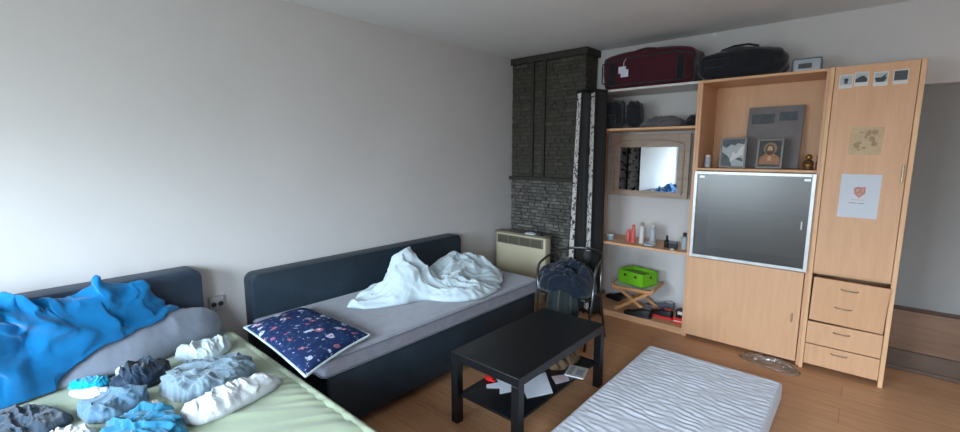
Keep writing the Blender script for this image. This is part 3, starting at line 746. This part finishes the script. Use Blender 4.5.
bottle('perfume_bottle', -1.325, 4.08, [(.022, 0), (.024, .004), (.022, .06), (.008, .072)], 'black', [(.011, .072), (.011, .1), (.006, .11)], 'black', 'small black bottle with a narrow neck, right of the clear dish', 'bottle', G)
t = thing('cosmetics_box', 'squat black box on the shelf between black bottle and glass bottle', 'box', (-1.265, 4.07, Z2), .1)
m = MB(); m.box((-.035, -.025, 0), (.035, .025, .06), .004); m.build('body', 'black', t)
m = MB(); m.box((-.036, -.026, .045), (.036, .026, .063), .003); m.build('lid', 'piping', t)
bottle('jar_lid', -1.25, 4.0, [(.018, 0), (.018, .01), (.015, .012)], 'whitep', None, None, 'tiny white screw lid lying before the squat black box', 'lid', G)
bottle('cologne_bottle', -1.18, 4.1, [(.026, 0), (.028, .004), (.028, .10), (.014, .115)], 'clearp', [(.016, .115), (.016, .145), (.014, .148)], 'black', 'glass bottle with dark cap at the right end of the shelf', 'bottle', G)

# ------------------------------------------------------------------ bottom shelf: stool, crate, shoes
Z3 = .061
st = thing('folding_stool', 'folding wooden stool with crossed legs on the bottom shelf', 'stool', (-1.605, 4.14, Z3), .10)
def bar(parent, name, a, b, w, t, mat, bev=.003):
    a = Vector(a); b = Vector(b); L = (b-a).length; d = (b-a).normalized()
    u = Vector((0, 1, 0)) if abs(d.y) < .9 else Vector((0, 0, 1)); v = d.cross(u).normalized(); u = v.cross(d).normalized()
    m = MB(); m.box((-t/2, -w/2, 0), (t/2, w/2, L), bev, 1)
    m.bm.transform(Matrix((( v.x, u.x, d.x, a.x), (v.y, u.y, d.y, a.y), (v.z, u.z, d.z, a.z), (0, 0, 0, 1))))
    return m.build(name, mat, parent)
for y in (-.14, .12):
    bar(st, 'leg', (-.16, y, .02), (.19, y, .255), .016, .03, 'stool_wood')
    bar(st, 'leg', (.17, y+.02, .02), (-.17, y+.02, .255), .016, .03, 'stool_wood')
bar(st, 'seat_rail', (-.19, -.15, .262), (-.19, .15, .262), .03, .022, 'stool_wood')
bar(st, 'seat_rail', (.19, -.15, .262), (.21, .15, .272), .03, .022, 'stool_wood')
bar(st, 'stretcher', (-.19, -.155, .245), (.19, -.155, .245), .012, .034, 'stool_wood')
bar(st, 'stretcher', (-.15, -.13, .045), (-.15, .13, .045), .02, .02, 'stool_wood')
m = MB(); rows = []
for i in range(13):
    u = i/12; rows.append([(-.185+.37*u, -.145+.29*j/6, .276-.012*math.sin(math.pi*u)) for j in range(7)])
m.grid(rows); m.grid([[(x, y, z-.004) for x, y, z in r] for r in rows]); m.build('seat_cloth', 'whitep', st, smooth=True)
ct = thing('green_crate', 'bright lime green cardboard crate with finger holes, on the folding stool', 'crate', (-1.60, 4.14, Z3+.278), -.28)
cw, cd, chh = .145, .11, .125
for nm, a, b in (('end_wall', (-cw, -cd, 0), (-cw+.006, cd, chh)), ('end_wall', (cw-.006, -cd, 0), (cw, cd, chh)), ('side_wall', (-cw, -cd, 0), (cw, -cd+.006, chh)), ('side_wall', (-cw, cd-.006, 0), (cw, cd, chh))):
    m = MB(); m.box(a, b, .001, 1); m.build(nm, 'lime', ct)
m = MB(); m.box((-cw, -cd, .001), (cw, cd, .006)); m.build('bottom', 'lime', ct)
m = MB()
m.box((-cw+.006, -cd+.006, .085), (cw-.006, cd-.006, .09)); m.build('lining', 'lime_in', ct)
for x in (-.06, .06):
    m = MB(); m.lathe([(.012, 0), (.012, .002)], 14, T((x, -cd-.0015, .085), (math.pi/2, 0, 0), (1.3, 1, 1))); m.build('finger_hole', 'gapdark', ct)
m = MB(); m.lathe([(.012, 0), (.012, .002)], 14, T((cw+.0005, .0, .085), (0, math.pi/2, 0), (1, 1.3, 1))); m.build('finger_hole', 'gapdark', ct)
def shoe(name, locn, rz, up, sole, trim, label, L=.27):
    t = thing(name, label, 'shoe', locn, rz)
    def sect(x):   # half width, top height
        w = .030+.016*math.sin(math.pi*min(1, max(0, x))**.8)+.006*(x > .6)*(x-.6)
        if x > .88: w *= math.sqrt(max(.05, 1-((x-.88)/.13)**2))
        if x < .08: w *= math.sqrt(max(.15, 1-((.08-x)/.1)**2))
        h = .085 if x < .3 else .085-.045*min(1, (x-.3)/.45)
        if x > .85: h *= 1-.35*(x-.85)/.15
        return w, h
    m = MB(); rows = []
    for i in range(21):
        x = i/20; w, h = sect(x); rows.append([(x*L, w*1.04*math.cos(a), .0+(.022 if math.sin(a) > 0 else 0)) for a in [6.2832*k/16 for k in range(16)]])
    g = m.grid(rows, True); m.bm.faces.new(g[0]); m.bm.faces.new(g[-1][::-1]); m.build('sole', sole, t, auto=40)
    m = MB(); rows = []
    for i in range(21):
        x = i/20; w, h = sect(x)
        rows.append([(x*L*.98+.003, w*.96*math.copysign(abs(math.cos(a))**.7, math.cos(a)), .021+max(0, math.sin(a))**.8*(h-.021)) for a in [math.pi*k/14 for k in range(15)]])
    g = m.grid(rows); m.bm.faces.new(g[0]); m.bm.faces.new(g[-1]); m.build('upper', up, t, smooth=True)
    m = MB(); m.lathe([(.024, 0), (.028, .004), (.022, .006), (.0, .002)], 16, T((L*.17, 0, .084), (0, 0, 0), (1.4, .9, 1))); m.build('collar', trim, t, smooth=True)
    m = MB()
    for k in range(4):
        x = L*(.38+.07*k); hz = sect(.38+.07*k)[1]+.002; m.tube([(x, -.018, hz-.006), (x, 0, hz), (x, .018, hz-.006)], .0028, 6)
    m.build('laces', trim, t, smooth=True)
    return t
shoe('sneaker', (-1.24, 4.11, Z3), math.radians(172), 'black', 'red', 'red', 'black and red sneaker on the bottom shelf right of the stool', .30)
shoe('sneaker', (-1.40, 4.02, Z3), math.radians(185), 'black', 'black', 'piping', 'black sneaker under the front of the folding stool', .26)
shoe('sneaker', (-1.30, 4.335, Z3), math.radians(180), 'piping', 'whitep', 'whitep', 'grey sneaker with white sole and laces, behind the folding stool', .28)
shoe('sneaker', (-1.75, 4.30, Z3), math.radians(170), 'black', 'black', 'black', 'black shoe at the far left behind the stool', .26)
t = thing('small_carton', 'small red and white carton at the right end of the bottom shelf', 'box', (-1.175, 4.10, Z3), .05)
m = MB(); m.box((-.045, -.06, 0), (.045, .06, .05), .002); m.build('body', 'red', t)
m = MB(); m.box((-.046, -.061, .018), (.046, .0, .028), .001, 1); m.build('white_band', 'whitep', t)
t = thing('tea_box', 'little black and white box on top of the red carton', 'box', (-1.165, 4.11, Z3+.0505), -.08)
m = MB(); m.box((-.035, -.045, 0), (.035, .045, .07), .002); m.build('body', 'black', t)
m = MB(); m.box((-.02, -.047, .03), (.03, -.045, .06)); m.build('front_label', 'whitep', t)

# ------------------------------------------------------------------ display compartment
Z4 = 1.473
t = thing('candle_jar', 'small white glass jar at the left end of the picture shelf', 'jar', (-1.035, 4.09, Z4))
m = MB(); m.lathe([(.02, 0), (.024, .003), (.024, .075), (.018, .085)], 18); m.build('body', 'clearp', t, auto=40)
m = MB(); m.lathe([(.02, .085), (.02, .103), (.017, .106)], 18); m.build('lid', 'whitep', t, auto=40)
def leaning(name, x, y, w, h, lean, rz, fmat, label, cat, fw=.014, th=.012):
    t = thing(name, label, cat, (x, y, Z4+.003), rz); 
    R_ = Matrix.Rotation(-lean, 4, 'X')
    def b(nm, a, c, mt, par=None, bev=.001):
        m = MB(); m.box(a, c, bev, 1) if bev else m.box(a, c); m.bm.transform(R_); return m.build(nm, mt, par or t)
    m = MB()
    for a, c in (((-w/2, 0, 0), (-w/2+fw, th, h)), ((w/2-fw, 0, 0), (w/2, th, h)), ((-w/2+fw, 0, 0), (w/2-fw, th, fw)), ((-w/2+fw, 0, h-fw), (w/2-fw, th, h))):
        m.box(a, c, .001, 1)
    m.bm.transform(R_); m.build('frame', fmat, t)
    return t, R_
def flat(t, R_, name, shapes, mat, y):
    m = MB()
    for pts in shapes: m.prism(pts, .0006)
    m.bm.transform(R_ @ Matrix(((1, 0, 0, 0), (0, 0, 1, y), (0, 1, 0, 0), (0, 0, 0, 1)))); return m.build(name, mat, t)
def ell(cx, cz, rx, rz, n=18): return [(cx+rx*math.cos(6.2832*k/n), cz+rz*math.sin(6.2832*k/n)) for k in range(n)]
t, R_ = leaning('picture_frame', -.855, 4.09, .19, .245, .12, .04, 'frame_grey', 'framed grey photo leaning at the left of the compartment', 'picture')
flat(t, R_, 'picture', [[(-.083, .012), (.083, .012), (.083, .233), (-.083, .233)]], 'ph_sky', .006)
flat(t, R_, 'dark_shape', [[(-.08, .232), (.08, .232), (.075, .19), (.03, .2), (.01, .18), (-.02, .19), (-.05, .16), (-.08, .18)], [(-.08, .012), (.0, .012), (-.03, .09), (-.08, .13)], [(.02, .07), (.075, .05), (.07, .075), (.03, .09)]], 'ph_green', .0052)
flat(t, R_, 'pale_shape', [[(.02, .1), (.07, .1), (.075, .18), (.05, .16)], [(-.02, .05), (.05, .09), (.0, .13)]], 'whitep', .0045)
t, R_ = leaning('picture_frame', -.60, 4.09, .175, .23, .12, -.03, 'frame_grey', 'framed religious portrait of a bearded figure in an orange robe', 'picture')
flat(t, R_, 'picture', [[(-.076, .012), (.076, .012), (.076, .218), (-.076, .218)]], 'ph_dark', .006)
M['robe'] = plain('orange_robe', srgb(158, 114, 84), .6, var=.2, scale=40); M['skin'] = plain('painted_skin', srgb(190, 160, 132), .6); M['gold'] = plain('painted_gold', srgb(132, 116, 88), .6); M['hairp'] = plain('painted_hair', srgb(84, 58, 42), .6)
flat(t, R_, 'painted_halo', [ell(0, .155, .045, .048)], 'gold', .0054)
flat(t, R_, 'painted_robe', [[(-.07, .03), (.07, .03), (.066, .085), (.03, .115), (-.03, .115), (-.066, .085)]], 'robe', .0048)
flat(t, R_, 'painted_hair', [ell(0, .145, .03, .042)], 'hairp', .0042)
flat(t, R_, 'painted_face', [ell(0, .15, .018, .026)], 'skin', .0036)
flat(t, R_, 'painted_hands', [[(-.012, .06), (.012, .06), (.01, .095), (-.01, .095)]], 'skin', .0036)
flat(t, R_, 'painted_beard', [[(-.013, .14), (.013, .14), (.008, .118), (0, .11), (-.008, .118)]], 'hairp', .003)
cv = thing('canvas_board', 'large plain grey board leaning at the back behind the religious portrait', 'board', (-.615, 4.24, Z4+.002), -.02)
m = MB(); m.box((-.19, 0, 0), (.19, .016, .50), .002); m.bm.transform(Matrix.Rotation(-.16, 4, 'X')); m.build('board', 'greyboard', cv)
m = MB(); m.box((-.16, -.0015, .36), (.0, -.0003, .44)); m.box((.03, -.0015, .38), (.15, -.0003, .45)); m.bm.transform(Matrix.Rotation(-.16, 4, 'X')); m.build('faded_patch', 'ph_green', cv)
fg = thing('figurine', 'small brown and gold figurine at the right end of the picture shelf', 'figurine', (-.345, 4.07, Z4))
m = MB(); m.lathe([(.03, 0), (.033, .006), (.03, .02), (.034, .04), (.03, .06), (.016, .072)], 18); m.build('body', 'brown', fg, auto=50)
m = MB(); m.lathe([(.004, .068), (.018, .078), (.022, .092), (.017, .108), (.0, .114)], 18); m.build('head', 'brass', fg, smooth=True)
m = MB(); m.lathe([(.026, .022), (.03, .03), (.026, .045), (.01, .05)], 14, T((0, -.012, 0))); m.build('belly', 'brass', fg, smooth=True)
m = MB(); m.lathe([(.012, 0), (.014, .05), (.008, .07), (.012, .1), (.002, .105)], 12, T((.05, .01, 0))); o = m.build('candle_holder', 'brown', auto=40); o.location = (-.345+.005, 4.07, Z4); tag(o, 'thin dark candle holder standing right of the figurine', 'candle holder')
# ------------------------------------------------------------------ plastic film on the floor
heap_obj('plastic_film', 'film', 'crinkled clear plastic film on the floor before the cabinet door', 'film',
         [(-.62, 3.80), (-.30, 3.72), (-.24, 3.82), (-.34, 3.92), (-.60, 3.92)], .002, .025, folds=.03, freq=22, seed=9, rings=26, segs=90)

# ------------------------------------------------------------------ folding screen
fs = thing('folding_screen', 'tall folded black screen printed with pale birch trunks beside the chimney', 'screen', (-2.125, 3.68, 0))
lat = Vector((.877, .48, 0)); dep = Vector((-.48, .877, 0))
lb = [0, .065, .18, .235, .345]; lt_ = [.055, .10, .18, .222, .325]; dp = [.14, .0, .13, .0, .09]; hh = 2.17
def spt(i, t, z): return lat*((lb[i]*(1-z/hh)+lt_[i]*z/hh)*(1-t)+(lb[i+1]*(1-z/hh)+lt_[i+1]*z/hh)*t)+dep*(dp[i]*(1-t)+dp[i+1]*t)+Vector((0, 0, z))
def spanel(i, t0, t1, z0, z1, th):
    nrm = (spt(i, 1, 0)-spt(i, 0, 0)).cross(Vector((0, 0, 1))).normalized()*th/2
    q = [spt(i, t0, z0), spt(i, t1, z0), spt(i, t1, z1), spt(i, t0, z1)]
    o = bmesh.new(); A = [o.verts.new(p+nrm) for p in q]; B = [o.verts.new(p-nrm) for p in q]
    o.faces.new(A); o.faces.new(B[::-1])
    for k in range(4): o.faces.new((A[k], B[k], B[(k+1) % 4], A[(k+1) % 4]))
    return o
for i in range(4):
    m = MB()
    for a, b_, c_, d_ in ((.02, .09, 0, hh), (.91, .98, 0, hh), (.09, .91, .03, .06), (.09, .91, hh-.025, hh)): m._add(spanel(i, a, b_, c_, d_, .014))
    m.build('panel_frame', 'black', fs)
    m = MB(); m._add(spanel(i, .09, .91, .06, hh-.025, .005)); m.build('printed_panel', 'birch' if i in (0, 2) else 'black_cloth', fs)

# ------------------------------------------------------------------ chair with clothes
ca = thing('tub_chair', 'metal tube armchair heaped with dark clothes between daybed and screen', 'chair', (-1.815, 3.28, 0))
def arc(pts, n=24):
    out = []; P_ = [Vector(p) for p in pts]; K = len(P_)-1
    for i in range(n+1):
        t = i/n*K; k = min(int(t), K-1); f = t-k
        p0 = P_[max(k-1, 0)]; p1 = P_[k]; p2 = P_[k+1]; p3 = P_[min(k+2, K)]
        out.append(.5*((2*p1)+(p2-p0)*f+(2*p0-5*p1+4*p2-p3)*f*f+(3*p1-p0-3*p2+p3)*f**3))
    return out
m = MB(); m.tube(arc([(-.26, -.17, .60), (-.26, -.12, .66), (-.22, .05, .72), (-.12, .19, .75), (.06, .22, .755), (.19, .12, .74), (.23, -.04, .69), (.235, -.1, .60)], 40), .011, 10)
m.build('arm_rail', 'chrome', ca, smooth=True)
for (x0, y0, z0, x1, y1) in ((-.26, -.17, .60, -.24, -.19), (.235, -.1, .60, .22, -.2), (-.2, .1, .725, -.2, .2), (.2, .1, .74, .21, .19)):
    m = MB(); m.tube([(x0, y0, z0), (x0*.97, y0*1.0, .42), (x1, y1, 0)], .011, 10); m.build('leg', 'chrome', ca, smooth=True)
m = MB(); m.box((-.225, -.19, .40), (.215, .17, .435), .015, 3); m.build('seat', 'black', ca, auto=40)
m = MB(); rows = []
ap = arc([(-.02, .208, 0), (.06, .215, 0), (.18, .125, 0), (.215, .03, 0)], 14)
for zz in (.58, .66, .735): rows.append([Vector((p.x, p.y, zz)) for p in ap])
m.grid(rows); m.grid([[v-Vector((.006, .006, 0)) for v in r] for r in rows]); m.build('backrest', 'black', ca, smooth=True)
heap_obj('heap_of_jackets', 'chair_navy', 'dark navy jackets heaped on the seat of the tube armchair', 'clothes',
         [(-2.06, 3.10), (-1.95, 3.05), (-1.78, 3.04), (-1.63, 3.08), (-1.61, 3.3), (-1.70, 3.41), (-1.88, 3.43), (-2.06, 3.38), (-2.19, 3.27), (-2.10, 3.18)], .44, .17, folds=.09, freq=8, seed=21, rings=36, segs=120, peaks=[(-1.72, 3.3, .08, .2), (-1.9, 3.25, .04, .15)])
m = MB(); rows = []
for i in range(15):
    t = i/14; z = .47-.32*t; row = []
    for j in range(25):
        u = j/24; w = .13+.02*math.sin(t*4); x = -1.78+(u-.5)*2*w*(1-.35*t*t)+.02*t; y = 3.03-.02*math.sin(t*3)-.012*math.sin(u*16+t*2)-.006*math.sin(u*31)
        row.append(Vector((x, y, z-.02*math.cos(u*6.28))))
    rows.append(row)
m.grid(rows); g2 = [[v+Vector((0, .012, 0)) for v in r] for r in rows]; m.grid(g2)
o = m.build('hanging_shirt', 'chair_olive', smooth=True); tag(o, 'dark olive garment hanging over the front of the armchair seat', 'clothes')

# ------------------------------------------------------------------ bedding on the daybed
def pillow(name, corners, z, thick, mat, label, seed=0, pipe=None, zs=(0, 0, 0, 0), exp=.42, wr=.012):
    """corners counter-clockwise world x,y; zs lifts each corner"""
    n = 46; c = [Vector((x, y, z+dz)) for (x, y), dz in zip(corners, zs)]; ce = sum(c, Vector())/4
    m = MB(); top = []; bot = []
    for i in range(n+1):
        rt = []; rb = []
        for j in range(n+1):
            u, v = i/n, j/n
            p = (c[0]*(1-u)*(1-v)+c[1]*u*(1-v)+c[2]*u*v+c[3]*(1-u)*v)
            e = (16*u*(1-u)*v*(1-v))**exp
            pull = 1-.05*(4*u*(1-u))*(1-4*v*(1-v))-.05*(4*v*(1-v))*(1-4*u*(1-u))
            p = Vector((ce.x+(p.x-ce.x)*pull, ce.y+(p.y-ce.y)*pull, p.z))
            w = wr*(ridge(p.x*9+seed, p.y*6, seed)-.5)*e
            rt.append(Vector((p.x, p.y, p.z+thick*.22+thick*.78*e+w))); rb.append(Vector((p.x, p.y, p.z+thick*.22-thick*.22*e)))
        top.append(rt); bot.append(rb)
    o_ = Vector((ce.x, ce.y, z))
    m.grid([[q-o_ for q in r] for r in top]); m.grid([[q-o_ for q in r] for r in bot])
    bmesh.ops.remove_doubles(m.bm, verts=m.bm.verts, dist=.0005)
    o = m.build(name, mat, smooth=True); o.location = o_; tag(o, label, 'pillow')
    if pipe:
        P_ = [top[i][0]-o_ for i in range(n+1)]+[top[n][j]-o_ for j in range(1, n+1)]+[top[n-i][n]-o_ for i in range(1, n+1)]+[top[0][n-j]-o_ for j in range(1, n)]
        m = MB(); m.tube(P_, .007, 6, True); m.build('piping', pipe, o, smooth=True)
    return o
pillow('floral_pillow', [(-2.86, 1.0), (-1.985, .955), (-2.13, 1.43), (-2.88, 1.40)], .508, .085, 'flower', 'navy pillow with a small pink and white floral print on the daybed', 2, 'white', zs=(-.018, -.018, 0, .0))
heap_obj('white_duvet', 'white', 'crumpled white duvet thrown over the right half of the daybed', 'duvet',
         [(-2.74, 1.66), (-2.58, 1.72), (-2.46, 1.90), (-2.42, 2.08), (-2.26, 2.18), (-2.13, 2.34), (-2.12, 2.60), (-2.22, 2.78), (-2.36, 3.0), (-2.62, 3.08), (-2.84, 2.95), (-2.90, 2.3), (-2.84, 1.85)],
         .505, .085, folds=.065, freq=5.0, seed=31, ang=.9, stretch=.45, rings=90, segs=260, power=4, dome=.2,
         drape=.03, dfreq=6, peaks=[(-2.60, 2.08, .23, .29), (-2.58, 2.10, .03, .12), (-2.60, 2.58, .13, .26), (-2.48, 2.80, .10, .24), (-2.50, 2.45, .04, .2)])
# ------------------------------------------------------------------ bedding and laundry on the double bed
ZB = .484
gp = heap_obj('grey_pillow', 'greypillow', 'big grey pillow propped at the head of the green-sheeted bed', 'pillow',
         [(-2.96, .02), (-2.86, .05), (-2.775, .20), (-2.765, .44), (-2.82, .64), (-2.88, .84), (-2.97, .90), (-2.985, .6)], ZB, .19, folds=.012, freq=4, seed=41, rings=60, segs=180, tilt=(-.75, .0), power=6, edge=.004, wob=.0, dome=.25)
from mathutils.bvhtree import BVHTree
gpt = BVHTree.FromPolygons([v.co+gp.location for v in gp.data.vertices], [p.vertices for p in gp.data.polygons])
def over_pillow(x, y):
    best = ZB
    for dx_, dy_ in ((0, 0), (.02, 0), (-.02, 0), (0, .02), (0, -.02)):
        h_ = gpt.ray_cast(Vector((x+dx_, y+dy_, 2)), Vector((0, 0, -1)))
        if h_[0] is not None: best = max(best, h_[0].z)
    return best
heap_obj('blue_duvet', 'blue', 'bright blue duvet bunched up against the slate headboard', 'duvet',
         [(-2.97, -.64), (-2.74, -.64), (-2.72, -.35), (-2.74, -.1), (-2.775, .10), (-2.80, .28), (-2.835, .46), (-2.89, .62), (-2.96, .68), (-2.985, .4), (-2.985, -.2)],
         ZB, .43, folds=.11, freq=3.8, seed=55, ang=.6, stretch=.5, rings=100, segs=300, power=5, dome=.1, tilt=(-.5, -.06), wob=.03, drape=.085, dfreq=4.5, base=over_pillow, edge=.010)
LN = 'laundry lying on the green sheet'
def laundry(name, mat, label, outline, h, cat='clothes', **k):
    a = dict(rings=44, segs=150, power=7, dome=.25, group=LN, drape=.028, dfreq=16); a.update(k)
    return heap_obj(name, mat, label, cat, outline, ZB, h, **a)
laundry('crumpled_shirt', 'white', 'crumpled white cloth lying alone beside the grey pillow',
        [(-2.76, .60), (-2.65, .63), (-2.60, .72), (-2.63, .83), (-2.73, .87), (-2.80, .82), (-2.79, .70)], .065, folds=.028, freq=9, seed=61)
laundry('navy_sweater', 'navy', 'dark navy sweater lying below the blue duvet',
        [(-2.64, .31), (-2.53, .35), (-2.50, .44), (-2.58, .54), (-2.66, .53), (-2.69, .42)], .09, folds=.035, freq=10, seed=62)
laundry('turquoise_shirt', 'turq', 'turquoise garment poking out beside the navy sweater',
        [(-2.76, .17), (-2.69, .20), (-2.64, .27), (-2.66, .31), (-2.71, .31), (-2.76, .25)], .05, folds=.015, freq=14, seed=63)
laundry('folded_singlet', 'white2', 'narrow white folded cloth in front of the turquoise garment',
        [(-2.69, .165), (-2.60, .20), (-2.53, .28), (-2.57, .31), (-2.63, .26), (-2.68, .19)], .03, folds=.006, freq=14, seed=64)
laundry('folded_trousers', 'jean', 'folded grey-blue trousers in the middle of the laundry',
        [(-2.44, .47), (-2.34, .45), (-2.21, .50), (-2.175, .64), (-2.22, .80), (-2.33, .84), (-2.44, .77), (-2.47, .60)], .085, folds=.035, freq=9, seed=65, ang=1.2, rings=60, segs=200, power=12, dome=.1)
laundry('rolled_towel', 'white2', 'rolled white towel at the front edge of the laundry',
        [(-2.13, .47), (-2.04, .45), (-1.97, .51), (-1.98, .65), (-2.03, .83), (-2.10, .86), (-2.14, .82), (-2.13, .62)], .08, cat='towel', folds=.014, freq=13, seed=66, ang=.1, power=3, dome=.15)
laundry('steel_blue_shirt', 'steel', 'steel blue shirt bunched left of the folded trousers',
        [(-2.46, .17), (-2.33, .19), (-2.285, .27), (-2.33, .37), (-2.40, .41), (-2.47, .34), (-2.49, .24)], .07, folds=.03, freq=9, seed=67, ang=.8)
laundry('cerulean_shirt', 'cyanc', 'bright cerulean garment nearest the viewer in the laundry',
        [(-2.17, .19), (-2.02, .25), (-1.93, .36), (-1.95, .44), (-2.06, .44), (-2.18, .43), (-2.24, .36), (-2.22, .26)], .07, folds=.028, freq=11, seed=68, ang=.8)
laundry('dark_shirt', 'navy2', 'dark slate t-shirt lying flat at the left of the laundry',
        [(-2.62, -.14), (-2.44, -.12), (-2.36, -.02), (-2.35, .09), (-2.42, .15), (-2.53, .12), (-2.66, .06), (-2.70, -.04)], .035, folds=.022, freq=10, seed=69)
laundry('white_cloth', 'white2', 'white cloth between the dark t-shirt and cerulean garment',
        [(-2.33, .06), (-2.24, .09), (-2.17, .17), (-2.24, .20), (-2.31, .14)], .035, folds=.016, freq=14, seed=70)
laundry('beige_cloth', 'beigec', 'flat beige cloth between steel blue shirt and rolled towel',
        [(-2.32, .395), (-2.28, .37), (-2.25, .40), (-2.27, .425), (-2.32, .425)], .012, folds=.004, freq=14, seed=71)
laundry('white_sock', 'white', 'tiny white scrap of cloth behind the turquoise garment',
        [(-2.735, .345), (-2.71, .345), (-2.705, .375), (-2.735, .385)], .05, folds=.01, freq=20, seed=72, rings=14, segs=40)
